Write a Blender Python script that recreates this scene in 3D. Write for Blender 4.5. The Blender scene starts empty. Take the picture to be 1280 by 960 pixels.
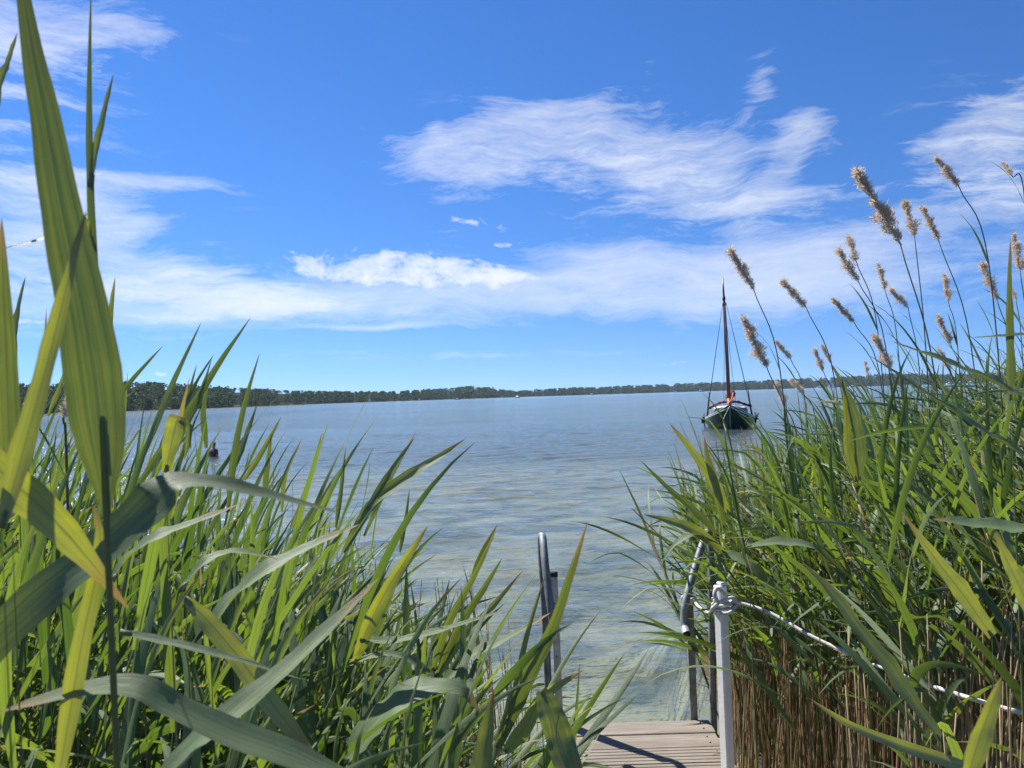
import bpy, math, random
import numpy as np
from mathutils import Vector, Matrix
R = math.radians
scn = bpy.context.scene
COL = scn.collection

# ------------------------------------------------------------------ camera
CAM = Vector((0.0, 0.0, 2.05))
F = 924.4                       # focal length in photo pixels (26 mm on 36 mm, 1280 wide)
PITCH, ROLL = 0.95, -1.72
CR = Matrix.Rotation(R(90 + PITCH), 3, 'X') @ Matrix.Rotation(R(ROLL), 3, 'Z')
cam = bpy.data.cameras.new('camera'); cam.lens = 26; cam.sensor_width = 36
cam.clip_start = 0.05; cam.clip_end = 9000
cam.dof.use_dof = True; cam.dof.focus_distance = 6.0; cam.dof.aperture_fstop = 13
co = bpy.data.objects.new('camera', cam); COL.objects.link(co)
co.location = CAM; co.rotation_euler = CR.to_euler()
scn.camera = co

# ------------------------------------------------------------------ light
SUN_AZ, SUN_EL = -46.0, 50.0    # azimuth measured from the view direction, left is negative
sd = Vector((math.sin(R(SUN_AZ)) * math.cos(R(SUN_EL)), math.cos(R(SUN_AZ)) * math.cos(R(SUN_EL)), math.sin(R(SUN_EL))))
sun = bpy.data.lights.new('sun', 'SUN'); sun.energy = 5.0; sun.angle = R(0.53); sun.color = (1.0, 0.95, 0.87)
so = bpy.data.objects.new('sun', sun); COL.objects.link(so)
so.rotation_euler = sd.to_track_quat('Z', 'Y').to_euler(); so.location = (-20, 20, 40)
scn.view_settings.view_transform = 'Standard'; scn.view_settings.look = 'None'
scn.view_settings.exposure = 0.84; scn.view_settings.gamma = 1.0
scn.cycles.use_denoising = True
scn.cycles.max_bounces = 8; scn.cycles.diffuse_bounces = 2; scn.cycles.glossy_bounces = 3
scn.cycles.transmission_bounces = 5; scn.cycles.transparent_max_bounces = 10
scn.cycles.caustics_reflective = False; scn.cycles.caustics_refractive = False
scn.cycles.sample_clamp_indirect = 6.0

def pdir(px, py):
    return CR @ Vector(((px - 640) / F, -(py - 480) / F, -1.0))
def at(px, py, d):
    """world point at depth d (along the view axis) behind a photo pixel"""
    return CAM + pdir(px, py) * d
CRT = CR.transposed()
def proj(p):
    q = CRT @ (Vector(p) - CAM)
    return (640 + F * q.x / -q.z, 480 - F * q.y / -q.z, -q.z)
def hor(px):
    return 495.4 - 0.03 * (px - 640)

# world: physical sky + cirrus cloud layer, all in direction space
W = bpy.data.worlds.new('World'); scn.world = W; W.use_nodes = True
W.cycles.sampling_method = 'MANUAL'; W.cycles.sample_map_resolution = 512
nt = W.node_tree; nt.nodes.clear()
def N(t, typ, **k):
    n = t.nodes.new(typ)
    for a, b in k.items(): setattr(n, a, b)
    return n
def mth(t, op, a, b=None, c=None, clamp=False):
    n = N(t, 'ShaderNodeMath', operation=op, use_clamp=clamp)
    for i, v in enumerate((a, b, c)):
        if v is None: continue
        if hasattr(v, 'is_linked') or hasattr(v, 'links'): t.links.new(v, n.inputs[i])
        else: n.inputs[i].default_value = v
    return n.outputs[0]
def setup_sky():
    L = nt.links.new
    sky = N(nt, 'ShaderNodeTexSky', sky_type='NISHITA', sun_disc=False, sun_elevation=R(SUN_EL), sun_rotation=R(SUN_AZ),
            altitude=0, air_density=SKY_AIR, dust_density=SKY_DUST, ozone_density=SKY_OZ)
    hs = N(nt, 'ShaderNodeHueSaturation'); hs.inputs['Saturation'].default_value = SKY_SAT; hs.inputs['Value'].default_value = SKY_VAL
    hs.inputs['Hue'].default_value = 0.5
    tc = N(nt, 'ShaderNodeTexCoord'); sep = N(nt, 'ShaderNodeSeparateXYZ'); L(tc.outputs['Generated'], sep.inputs[0])
    # a clear summer sky: lift the lookup a little so that no sunset band lies along the horizon
    cz = N(nt, 'ShaderNodeCombineXYZ'); L(sep.outputs[0], cz.inputs[0]); L(sep.outputs[1], cz.inputs[1])
    L(mth(nt, 'ADD', mth(nt, 'MAXIMUM', sep.outputs[2], 0.0), SKY_LIFT), cz.inputs[2])
    nv = N(nt, 'ShaderNodeVectorMath', operation='NORMALIZE'); L(cz.outputs[0], nv.inputs[0]); L(nv.outputs[0], sky.inputs['Vector'])
    tint = N(nt, 'ShaderNodeMix', data_type='RGBA', blend_type='MULTIPLY'); tint.inputs['Factor'].default_value = 1.0
    L(sky.outputs[0], tint.inputs['A']); tint.inputs['B'].default_value = (*SKY_TINT, 1); L(tint.outputs['Result'], hs.inputs['Color'])
    az = mth(nt, 'ARCTAN2', sep.outputs[0], sep.outputs[1]); el = mth(nt, 'ARCSINE', sep.outputs[2])
    cmb = N(nt, 'ShaderNodeCombineXYZ'); L(az, cmb.inputs[0]); L(el, cmb.inputs[1])
    # warp
    def noise(vec, scale, detail=8, rough=.55, dist=0., sx=1., sy=1., rot=0., loc=(0, 0, 0)):
        mp = N(nt, 'ShaderNodeMapping'); mp.inputs['Rotation'].default_value = (0, 0, rot)
        mp.inputs['Scale'].default_value = (sx, sy, 1); mp.inputs['Location'].default_value = loc
        L(vec, mp.inputs[0])
        n = N(nt, 'ShaderNodeTexNoise'); n.inputs['Scale'].default_value = scale; n.inputs['Detail'].default_value = detail
        n.inputs['Roughness'].default_value = rough; n.inputs['Distortion'].default_value = dist
        L(mp.outputs[0], n.inputs['Vector']); return n
    wn = noise(cmb.outputs[0], 7.0, 3, .5)
    wv = N(nt, 'ShaderNodeVectorMath', operation='SUBTRACT'); L(wn.outputs['Color'], wv.inputs[0]); wv.inputs[1].default_value = (.5, .5, .5)
    ws = N(nt, 'ShaderNodeVectorMath', operation='SCALE'); L(wv.outputs[0], ws.inputs[0]); ws.inputs['Scale'].default_value = 0.055
    wa = N(nt, 'ShaderNodeVectorMath', operation='ADD'); L(cmb.outputs[0], wa.inputs[0]); L(ws.outputs[0], wa.inputs[1])
    vec = wa.outputs[0]
    n1 = noise(vec, 10.0, 9, .60, .2, .45, 1.5, R(-10))       # broad structure
    n2 = noise(vec, 17.0, 12, .74, .25, .40, 2.3, R(18), (3, 1, 0))    # fibres drawn out by the wind
    n3 = noise(vec, 42.0, 10, .66, .15, .7, 1.1, 0, (7, 2, 0))     # puffs
    # blobs: photo-measured centre, half size, rotation, strength  (kind 0 = cirrus/veil, 1 = puff)
    def blob(v, px, py, rx, ry, rot, amp):
        d = pdir(px, py).normalized(); a0 = math.atan2(d.x, d.y); e0 = math.asin(d.z)
        s = N(nt, 'ShaderNodeVectorMath', operation='SUBTRACT'); L(v, s.inputs[0]); s.inputs[1].default_value = (a0, e0, 0)
        c, q = math.cos(R(rot)), math.sin(R(rot)); kx, ky = F / rx, F / ry
        dx = N(nt, 'ShaderNodeVectorMath', operation='DOT_PRODUCT'); L(s.outputs[0], dx.inputs[0]); dx.inputs[1].default_value = (c * kx, q * kx, 0)
        dy = N(nt, 'ShaderNodeVectorMath', operation='DOT_PRODUCT'); L(s.outputs[0], dy.inputs[0]); dy.inputs[1].default_value = (-q * ky, c * ky, 0)
        r2 = mth(nt, 'MULTIPLY_ADD', dx.outputs['Value'], dx.outputs['Value'], mth(nt, 'MULTIPLY', dy.outputs['Value'], dy.outputs['Value']))
        return mth(nt, 'MULTIPLY', mth(nt, 'EXPONENT', mth(nt, 'MULTIPLY', r2, -.8)), amp)
    half = N(nt, 'ShaderNodeVectorMath', operation='SCALE'); L(ws.outputs[0], half.inputs[0]); half.inputs['Scale'].default_value = 0.5
    hv = N(nt, 'ShaderNodeVectorMath', operation='ADD'); L(cmb.outputs[0], hv.inputs[0]); L(half.outputs[0], hv.inputs[1])
    def total(lst, v):
        t = None
        for b in lst:
            g = blob(v, *b); t = g if t is None else mth(nt, 'ADD', t, g)
        return t
    cir = total(CIRRUS, hv.outputs[0]); puf = total(PUFFS, hv.outputs[0]); veil = total(VEIL, hv.outputs[0])
    # high thin cloud elsewhere in the sky, away from the photographed sector
    def edge(mask, nse, lo, k, gain):      # cloud where the noise stands above a threshold that falls inside the mask
        v = mth(nt, 'ADD', mth(nt, 'MULTIPLY', mth(nt, 'SUBTRACT', nse, .5), k), mth(nt, 'MINIMUM', mask, 1.15))
        return mth(nt, 'MULTIPLY', mth(nt, 'MULTIPLY', mth(nt, 'MAXIMUM', mth(nt, 'SUBTRACT', v, lo), 0.0), gain), mth(nt, 'MINIMUM', mth(nt, 'MULTIPLY', mask, 5.0), 1.0))
    nm = mth(nt, 'ADD', mth(nt, 'MULTIPLY', n1.outputs[0], .30), mth(nt, 'MULTIPLY', n2.outputs[0], .70))
    al = mth(nt, 'ADD', mth(nt, 'ADD', edge(cir, nm, .36, 4.6, .55), edge(puf, n3.outputs[0], .52, 3.4, 1.3)), edge(veil, nm, .22, 3.2, .60))
    al = mth(nt, 'SUBTRACT', 1.0, mth(nt, 'EXPONENT', mth(nt, 'MULTIPLY', al, -1.1)))     # soft saturation
    mx = N(nt, 'ShaderNodeMix', data_type='RGBA'); L(mth(nt, 'MULTIPLY', al, .93), mx.inputs['Factor'])
    L(hs.outputs[0], mx.inputs['A']); mx.inputs['B'].default_value = (CLOUD * .99, CLOUD * 1.0, CLOUD * 1.0, 1)
    bg = N(nt, 'ShaderNodeBackground'); bg.inputs['Strength'].default_value = SKY_STR
    L(mx.outputs['Result'], bg.inputs['Color']); out = N(nt, 'ShaderNodeOutputWorld'); L(bg.outputs[0], out.inputs[0])
SKY_STR, SKY_SAT, SKY_VAL, CLOUD = 0.080, 1.15, 1.0, 7.7
SKY_AIR, SKY_DUST, SKY_OZ = 1.0, 0.0, 7.0
SKY_LIFT, SKY_TINT = 0.078, (.95, .925, 1.05)
CIRRUS = [(560, 200, 58, 26, -6, 1.3), (600, 150, 40, 22, 30, .6), (650, 178, 80, 24, 12, 1.2), (700, 140, 60, 18, 5, .8), (745, 190, 80, 30, -14, .8), (800, 165, 80, 28, -14, .7),
          (850, 205, 80, 30, -14, .75), (915, 185, 50, 18, -6, .5), (930, 235, 95, 26, -8, .6), (985, 195, 16, 34, -28, 1.0), (1015, 172, 34, 16, -10, .9), (760, 240, 150, 18, -8, .5),
          (900, 262, 130, 10, -2, .5), (945, 112, 16, 30, -25, .55), (960, 95, 20, 12, 20, .3), (545, 162, 12, 10, 20, .6), (810, 82, 8, 12, -30, .3),
          (60, 30, 90, 30, 8, 1.1), (130, 38, 50, 10, 4, .8), (30, 110, 50, 60, 0, .55), (150, 225, 120, 10, 3, 1.0), (60, 250, 110, 26, 0, .9), (150, 272, 50, 7, 0, .7),
          (190, 345, 120, 24, -9, 1.0), (290, 372, 110, 16, -6, .9), (60, 320, 100, 38, 0, .9), (1245, 150, 50, 22, 18, 1.0), (1215, 185, 60, 30, 0, .8), (1250, 225, 60, 30, 0, .4)]
PUFFS = [(490, 336, 40, 15, 0, 1.6), (545, 341, 46, 17, 0, 1.3), (625, 348, 48, 13, 0, 1.1), (390, 333, 40, 13, 0, 1.0), (440, 345, 40, 8, 0, .7), (628, 305, 16, 4, 0, .9), (595, 277, 40, 6, -4, .7),
         (25, 402, 30, 4, 0, .9), (205, 465, 12, 3, 0, .8), (150, 472, 26, 3, 0, .5), (852, 455, 16, 3, 0, .8)]
VEIL = [(765, 325, 75, 24, 0, .6), (740, 360, 150, 34, 0, .75), (900, 365, 140, 28, 0, .7), (980, 312, 160, 18, 6, .7), (1090, 335, 160, 38, 5, .65), (520, 366, 150, 24, 0, .8),
        (340, 383, 150, 18, 0, .75), (110, 375, 160, 28, 0, .7), (460, 408, 80, 3, 0, .7), (620, 443, 110, 4, 0, .45), (400, 440, 120, 5, 0, .3), (30, 130, 90, 110, 0, .35),
        (1235, 190, 80, 60, 0, .3), (780, 215, 220, 42, -10, .30), (560, 290, 60, 20, 0, .2)]
setup_sky()

# ------------------------------------------------------------------ helpers
rng = np.random.default_rng(11)
rnd = random.Random(5)
def quads_mesh(name, V, Fq, mats, uv=None, tint=None, mi=None, smooth=True):
    """V (n,3), Fq (m,4) vertex ids (a triangle repeats its last id as -1)."""
    V = np.asarray(V, np.float32); Fq = np.asarray(Fq, np.int32)
    me = bpy.data.meshes.new(name)
    tri = Fq[:, 3] < 0
    cnt = np.where(tri, 3, 4).astype(np.int32); st = np.concatenate(([0], np.cumsum(cnt)[:-1])).astype(np.int32)
    loops = Fq.reshape(-1); loops = loops[loops >= 0]
    me.vertices.add(len(V)); me.vertices.foreach_set('co', V.reshape(-1))
    me.loops.add(len(loops)); me.loops.foreach_set('vertex_index', loops.astype(np.int32))
    me.polygons.add(len(Fq)); me.polygons.foreach_set('loop_start', st); me.polygons.foreach_set('loop_total', cnt)
    if mi is not None: me.polygons.foreach_set('material_index', np.asarray(mi, np.int32))
    me.polygons.foreach_set('use_smooth', np.full(len(Fq), smooth, bool))
    for m in (mats if isinstance(mats, (list, tuple)) else [mats]): me.materials.append(m)
    if uv is not None:
        l = me.uv_layers.new(name='UVMap'); l.data.foreach_set('uv', np.asarray(uv, np.float32)[loops].reshape(-1))
    if tint is not None:
        a = me.attributes.new('tint', 'FLOAT', 'POINT'); a.data.foreach_set('value', np.asarray(tint, np.float32))
    me.update(calc_edges=True); me.validate()
    return me
class MB:
    """collects shapes, then links them as one mesh object"""
    def __init__(s): s.V = []; s.F = []; s.UV = []; s.T = []; s.M = []; s.n = 0
    def add(s, V, Fq, uv=None, tint=.5, mi=0):
        V = np.asarray(V, float); Fq = np.asarray(Fq, int).copy()
        Fq = np.where(Fq >= 0, Fq + s.n, -1)
        s.V.append(V); s.F.append(Fq); s.UV.append(np.zeros((len(V), 2)) if uv is None else np.asarray(uv, float))
        s.T.append(np.full(len(V), tint) if np.isscalar(tint) else np.asarray(tint, float)); s.M.append(np.full(len(Fq), mi)); s.n += len(V); return s
    def arrays(s):
        return np.concatenate(s.V), np.concatenate(s.F), np.concatenate(s.UV), np.concatenate(s.T), np.concatenate(s.M)
    def mesh(s, name, mats, smooth=True):
        V, Fq, uv, t, m = s.arrays(); return quads_mesh(name, V, Fq, mats, uv, t, m, smooth)
    def build(s, name, mats, parent=None, smooth=True, loc=None):
        return link(name, s.mesh(name, mats, smooth), parent, loc)
    def box(s, c, size, rot=None, tint=.5, mi=0, bev=0.0):
        x, y, z = [v / 2 for v in size]; b = min(bev, x * .9, y * .9, z * .9)
        if b <= 0:
            V = np.array([[i * x, j * y, k * z] for i in (-1, 1) for j in (-1, 1) for k in (-1, 1)])
            Fq = [[0, 1, 3, 2], [4, 6, 7, 5], [0, 4, 5, 1], [2, 3, 7, 6], [0, 2, 6, 4], [1, 5, 7, 3]]
        else:
            V = []; 
            for i in (-1, 1):
                for j in (-1, 1):
                    for k in (-1, 1):
                        V += [[i * x, j * (y - b), k * (z - b)], [i * (x - b), j * y, k * (z - b)], [i * (x - b), j * (y - b), k * z]]
            V = np.array(V)
            def ix(i, j, k, a): return ((i * 2 + j) * 2 + k) * 3 + a
            Fq = []
            for i in (0, 1): Fq.append([ix(i, 0, 0, 0), ix(i, 1, 0, 0), ix(i, 1, 1, 0), ix(i, 0, 1, 0)][::(1 if i else -1)])
            for j in (0, 1): Fq.append([ix(0, j, 0, 1), ix(0, j, 1, 1), ix(1, j, 1, 1), ix(1, j, 0, 1)][::(1 if j else -1)])
            for k in (0, 1): Fq.append([ix(0, 0, k, 2), ix(1, 0, k, 2), ix(1, 1, k, 2), ix(0, 1, k, 2)][::(1 if k else -1)])
            for i in (0, 1):
                for j in (0, 1): Fq.append([ix(i, j, 0, 0), ix(i, j, 0, 1), ix(i, j, 1, 1), ix(i, j, 1, 0)][::(1 if i == j else -1)])
                for k in (0, 1): Fq.append([ix(i, 0, k, 0), ix(i, 1, k, 0), ix(i, 1, k, 2), ix(i, 0, k, 2)][::(1 if i == k else -1)])
            for j in (0, 1):
                for k in (0, 1): Fq.append([ix(0, j, k, 1), ix(0, j, k, 2), ix(1, j, k, 2), ix(1, j, k, 1)][::(1 if j == k else -1)])
            for i in (0, 1):
                for j in (0, 1):
                    for k in (0, 1): Fq.append([ix(i, j, k, 0), ix(i, j, k, 1), ix(i, j, k, 2), -1][:3] + [-1])
        if rot is not None: V = V @ np.array(rot).T
        V = V + np.array(c); uv = V[:, :2]
        return s.add(V, Fq, uv, tint, mi)
    def tube(s, P, rad, n=8, tint=.5, mi=0, cap=True):
        P = np.asarray([list(p) for p in P], float); k = len(P)
        rad = np.full(k, rad) if np.isscalar(rad) else np.asarray(rad, float)
        T = np.gradient(P, axis=0); T /= np.linalg.norm(T, axis=1)[:, None] + 1e-9
        up = np.array([0.03, 1, .02]) if abs(T[0, 2]) > .7 else np.array([0.02, .03, 1]); V = []
        a = np.linspace(0, 2 * np.pi, n, endpoint=False)
        for i in range(k):
            A = np.cross(T[i], up); A /= np.linalg.norm(A) + 1e-9; B = np.cross(T[i], A); up = -np.cross(T[i], A) if i < 0 else up
            V.append(P[i] + rad[i] * (np.cos(a)[:, None] * A + np.sin(a)[:, None] * B))
        V = np.concatenate(V); Fq = []; L = np.concatenate(([0], np.cumsum(np.linalg.norm(np.diff(P, axis=0), axis=1))))
        uv = np.stack([np.tile(a / 6.283, k), np.repeat(L, n)], 1)
        for i in range(k - 1):
            for j in range(n):
                j2 = (j + 1) % n; Fq.append([i * n + j, (i + 1) * n + j, (i + 1) * n + j2, i * n + j2])
        if cap:
            for i0, rev in ((0, 0), ((k - 1) * n, 1)):
                c = len(V); V = np.vstack([V, P[0] if i0 == 0 else P[-1]]); uv = np.vstack([uv, uv[i0]])
                for j in range(n):
                    f = [i0 + j, i0 + (j + 1) % n, c, -1]; Fq.append(f if not rev else [f[1], f[0], c, -1])
        return s.add(V, Fq, uv, tint, mi)
def link(name, data, parent=None, loc=None):
    o = bpy.data.objects.new(name, data); COL.objects.link(o)
    if parent is not None: o.parent = parent
    if loc is not None: o.location = loc
    return o
def tag(o, label=None, cat=None, group=None, kind=None):
    if label: o['label'] = label
    if cat: o['category'] = cat
    if group: o['group'] = group
    if kind: o['kind'] = kind
    return o
def thing(name, label, cat, loc=(0, 0, 0), group=None):
    o = link(name, None, None, loc); o.empty_display_size = .1
    return tag(o, label, cat, group)
def spline(P, n):
    P = np.asarray([list(p) for p in P], float); k = len(P)
    if k == 2: t = np.linspace(0, 1, n)[:, None]; return P[0] * (1 - t) + P[1] * t
    Q = np.vstack([2 * P[0] - P[1], P, 2 * P[-1] - P[-2]]); out = []
    for u in np.linspace(0, k - 1 - 1e-9, n):
        i = int(u); t = u - i; a, b, c, d = Q[i:i + 4]
        out.append(.5 * (2 * b + (c - a) * t + (2 * a - 5 * b + 4 * c - d) * t * t + (3 * b - a - 3 * c + d) * t ** 3))
    return np.array(out)

# ------------------------------------------------------------------ materials
def mat(name):
    m = bpy.data.materials.new(name); m.use_nodes = True; t = m.node_tree; t.nodes.clear()
    o = N(t, 'ShaderNodeOutputMaterial'); return m, t, o
def nz(t, scale, detail=4, rough=.55, vec=None, sc=None, dist=0):
    n = N(t, 'ShaderNodeTexNoise'); n.inputs['Scale'].default_value = scale; n.inputs['Detail'].default_value = detail
    n.inputs['Roughness'].default_value = rough; n.inputs['Distortion'].default_value = dist
    if vec is not None:
        if sc is not None:
            mp = N(t, 'ShaderNodeMapping'); mp.inputs['Scale'].default_value = sc; t.links.new(vec, mp.inputs[0]); vec = mp.outputs[0]
        t.links.new(vec, n.inputs['Vector'])
    return n
def ramp(t, fac, stops):
    r = N(t, 'ShaderNodeValToRGB'); e = r.color_ramp.elements
    while len(e) > 1: e.remove(e[-1])
    e[0].position = stops[0][0]; e[0].color = (*stops[0][1], 1)
    for p, c in stops[1:]:
        x = e.new(p); x.color = (*c, 1)
    t.links.new(fac, r.inputs[0]); return r.outputs[0]
def mixc(t, f, a, b, mode='MIX'):
    n = N(t, 'ShaderNodeMix', data_type='RGBA', blend_type=mode)
    for s, v in (('Factor', f), ('A', a), ('B', b)):
        if hasattr(v, 'links'): t.links.new(v, n.inputs[s])
        elif isinstance(v, (int, float)): n.inputs[s].default_value = v
        else: n.inputs[s].default_value = (*v, 1)
    return n.outputs['Result']
def plain(name, color, rough=.5, metal=0., spec=.5, var=.12, nscale=12., bump=0., bscale=60.):
    m, t, o = mat(name); p = N(t, 'ShaderNodeBsdfPrincipled'); tc = N(t, 'ShaderNodeTexCoord')
    n = nz(t, nscale, 5, .6, tc.outputs['Object'])
    lo = tuple(c * (1 - var * 1.6) for c in color); hi = tuple(min(1, c * (1 + var)) for c in color)
    t.links.new(ramp(t, n.outputs[0], [(.3, lo), (.7, hi)]), p.inputs['Base Color'])
    p.inputs['Roughness'].default_value = rough; p.inputs['Metallic'].default_value = metal; p.inputs['Specular IOR Level'].default_value = spec
    if bump:
        b = N(t, 'ShaderNodeBump'); b.inputs['Strength'].default_value = bump; b.inputs['Distance'].default_value = .003
        n2 = nz(t, bscale, 4, .6, tc.outputs['Object']); t.links.new(n2.outputs[0], b.inputs['Height']); t.links.new(b.outputs[0], p.inputs['Normal'])
    t.links.new(p.outputs[0], o.inputs[0]); return m
def leaf_material(name, top_a, top_b, thru_a, thru_b, amount=.38, rough=.40, own=False):
    m, t, o = mat(name); L = t.links.new
    uv = N(t, 'ShaderNodeUVMap'); at_ = N(t, 'ShaderNodeAttribute', attribute_name='tint'); oi = N(t, 'ShaderNodeObjectInfo')
    tn = at_.outputs['Fac'] if own else mth(t, 'FRACT', mth(t, 'ADD', at_.outputs['Fac'], mth(t, 'MULTIPLY', oi.outputs['Random'], .618)))
    veins = nz(t, 1.0, 3, .6, uv.outputs[0], (34, 1.2, 1)); fine = nz(t, 1.0, 4, .6, uv.outputs[0], (3, 9, 1))
    sep = N(t, 'ShaderNodeSeparateXYZ'); L(uv.outputs[0], sep.inputs[0])
    bands = nz(t, 1.0, 2, .5, uv.outputs[0], (8, .5, 1))
    v = mth(t, 'ADD', mth(t, 'MULTIPLY', bands.outputs[0], .35), mth(t, 'MULTIPLY_ADD', veins.outputs[0], .35, mth(t, 'MULTIPLY', fine.outputs[0], .12)))
    f = mth(t, 'ADD', mth(t, 'MULTIPLY', tn, .75), mth(t, 'MULTIPLY', mth(t, 'SUBTRACT', v, .40), 1.7), clamp=True)
    ca = mixc(t, f, top_a, top_b); cb = mixc(t, f, thru_a, thru_b)
    # pale midrib, yellowed leaf tips on some leaves, brown specks
    rib = mth(t, 'LESS_THAN', mth(t, 'ABSOLUTE', mth(t, 'SUBTRACT', sep.outputs[0], .5)), .035)
    ca = mixc(t, mth(t, 'MULTIPLY', rib, .35), ca, (.26, .33, .16)); cb = mixc(t, mth(t, 'MULTIPLY', rib, .55), cb, tuple(c * .35 for c in thru_a))
    tip = mth(t, 'MULTIPLY', mth(t, 'GREATER_THAN', tn, .2 if own else .72), mth(t, 'MULTIPLY', mth(t, 'SUBTRACT', mth(t, 'ADD', sep.outputs[1], mth(t, 'MULTIPLY', fine.outputs[0], .3)), .93), 6.0, clamp=True))
    ca = mixc(t, tip, ca, (.34, .25, .10)); cb = mixc(t, tip, cb, (.30, .20, .06))
    sp = mth(t, 'MULTIPLY', mth(t, 'SUBTRACT', nz(t, 1.0, 2, .5, uv.outputs[0], (9, 60, 1)).outputs[0], .65 if own else .70), 9.0, clamp=True)
    ca = mixc(t, mth(t, 'MULTIPLY', sp, .6), ca, (.12, .08, .03)); cb = mixc(t, mth(t, 'MULTIPLY', sp, .6), cb, (.10, .06, .02))
    rim = mth(t, 'MULTIPLY', mth(t, 'SUBTRACT', mth(t, 'ADD', mth(t, 'ABSOLUTE', mth(t, 'SUBTRACT', sep.outputs[0], .5)), mth(t, 'MULTIPLY', nz(t, 1.0, 4, .65, uv.outputs[0], (2, 14, 1)).outputs[0], .10)), .532), 30.0, clamp=True)
    ca = mixc(t, mth(t, 'MULTIPLY', rim, .7), ca, (.30, .24, .11)); cb = mixc(t, mth(t, 'MULTIPLY', rim, .7), cb, (.28, .20, .06))
    p = N(t, 'ShaderNodeBsdfPrincipled'); L(ca, p.inputs['Base Color']); p.inputs['Roughness'].default_value = rough
    p.inputs['Specular IOR Level'].default_value = .42
    b = N(t, 'ShaderNodeBump'); b.inputs['Strength'].default_value = .5; b.inputs['Distance'].default_value = .002
    L(veins.outputs[0], b.inputs['Height']); L(b.outputs[0], p.inputs['Normal'])
    tr = N(t, 'ShaderNodeBsdfTranslucent'); L(cb, tr.inputs['Color'])
    mx = N(t, 'ShaderNodeMixShader'); mx.inputs[0].default_value = amount; L(p.outputs[0], mx.inputs[1]); L(tr.outputs[0], mx.inputs[2])
    L(mx.outputs[0], o.inputs[0]); return m
M = {}
M['leaf'] = leaf_material('reed_leaf', (.055, .100, .046), (.27, .35, .18), (.10, .18, .016), (.34, .45, .025), .40, .44)
M['blade'] = leaf_material('broad_reed_blade', (.11, .175, .085), (.34, .42, .22), (.07, .115, .014), (.55, .55, .01), .42, .48, own=True)
M['stem'] = leaf_material('reed_stem', (.09, .13, .03), (.17, .20, .06), (.10, .15, .01), (.16, .20, .02), .15, .5)
M['sheath'] = leaf_material('reed_sheath', (.16, .20, .09), (.26, .29, .15), (.2, .26, .05), (.3, .33, .1), .3, .5)
def dry_material(name, a, b, thru, amount=.25):
    m, t, o = mat(name); L = t.links.new
    at_ = N(t, 'ShaderNodeAttribute', attribute_name='tint'); oi = N(t, 'ShaderNodeObjectInfo'); uv = N(t, 'ShaderNodeUVMap')
    tn = mth(t, 'FRACT', mth(t, 'ADD', at_.outputs['Fac'], mth(t, 'MULTIPLY', oi.outputs['Random'], .618)))
    n = nz(t, 1.0, 4, .6, uv.outputs[0], (6, 14, 1)); f = mth(t, 'MULTIPLY_ADD', n.outputs[0], .6, mth(t, 'MULTIPLY_ADD', tn, .8, -.3), clamp=True)
    p = N(t, 'ShaderNodeBsdfPrincipled'); L(mixc(t, f, a, b), p.inputs['Base Color']); p.inputs['Roughness'].default_value = .55
    tr = N(t, 'ShaderNodeBsdfTranslucent'); tr.inputs[0].default_value = (*thru, 1)
    mx = N(t, 'ShaderNodeMixShader'); mx.inputs[0].default_value = amount; L(p.outputs[0], mx.inputs[1]); L(tr.outputs[0], mx.inputs[2]); L(mx.outputs[0], o.inputs[0]); return m
M['dry'] = dry_material('dry_reed', (.26, .17, .08), (.62, .49, .29), (.55, .40, .19))
M['plume'] = dry_material('reed_plume', (.36, .27, .19), (.80, .67, .51), (.88, .73, .55), .48)
M['cane'] = dry_material('plume_cane', (.09, .07, .035), (.26, .20, .10), (.1, .08, .04))
M['galv'] = plain('galvanised_steel', (.21, .23, .24), .6, .3, .5, .25, 30)
M['grey_metal'] = plain('grey_flat_steel', (.20, .22, .22), .5, .4, .5, .3, 25)
M['pale_metal'] = plain('pale_slotted_steel', (.46, .47, .45), .5, .3, .5, .2, 30)
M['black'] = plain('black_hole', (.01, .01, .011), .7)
M['white_paint'] = plain('white_painted_wood', (.86, .86, .83), .5, 0, .5, .06, 18, .3)
M['rope'] = plain('white_rope', (.66, .64, .58), .8, 0, .2, .18, 90, .6, 220)
def wood_mat():
    m, t, o = mat('weathered_deck_wood'); L = t.links.new; tc = N(t, 'ShaderNodeTexCoord'); at_ = N(t, 'ShaderNodeAttribute', attribute_name='tint')
    g = nz(t, 1, 6, .65, tc.outputs['Object'], (5, 90, 20)); g2 = nz(t, 1, 5, .6, tc.outputs['Object'], (2, 14, 6), .4)
    f = mth(t, 'MULTIPLY_ADD', g.outputs[0], .55, mth(t, 'MULTIPLY', g2.outputs[0], .5))
    oi = N(t, 'ShaderNodeObjectInfo')
    c = ramp(t, f, [(.30, (.085, .058, .042)), (.48, (.16, .135, .105)), (.62, (.275, .24, .195)), (.8, (.39, .355, .305))])
    c = mixc(t, mth(t, 'MULTIPLY', oi.outputs['Random'], .45), c, (.24, .20, .17))
    stain = mth(t, 'MULTIPLY', mth(t, 'SUBTRACT', nz(t, 7, 4, .6, tc.outputs['Object']).outputs[0], .55), 3.5, clamp=True)
    c = mixc(t, mth(t, 'MULTIPLY', stain, .45), c, (.11, .085, .06))
    p = N(t, 'ShaderNodeBsdfPrincipled'); L(c, p.inputs['Base Color']); p.inputs['Roughness'].default_value = .72
    sep = N(t, 'ShaderNodeSeparateXYZ'); L(tc.outputs['Object'], sep.inputs[0])
    b = N(t, 'ShaderNodeBump'); b.inputs['Strength'].default_value = .6; b.inputs['Distance'].default_value = .004
    L(g.outputs[0], b.inputs['Height']); L(b.outputs[0], p.inputs['Normal']); L(p.outputs[0], o.inputs[0]); return m
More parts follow.
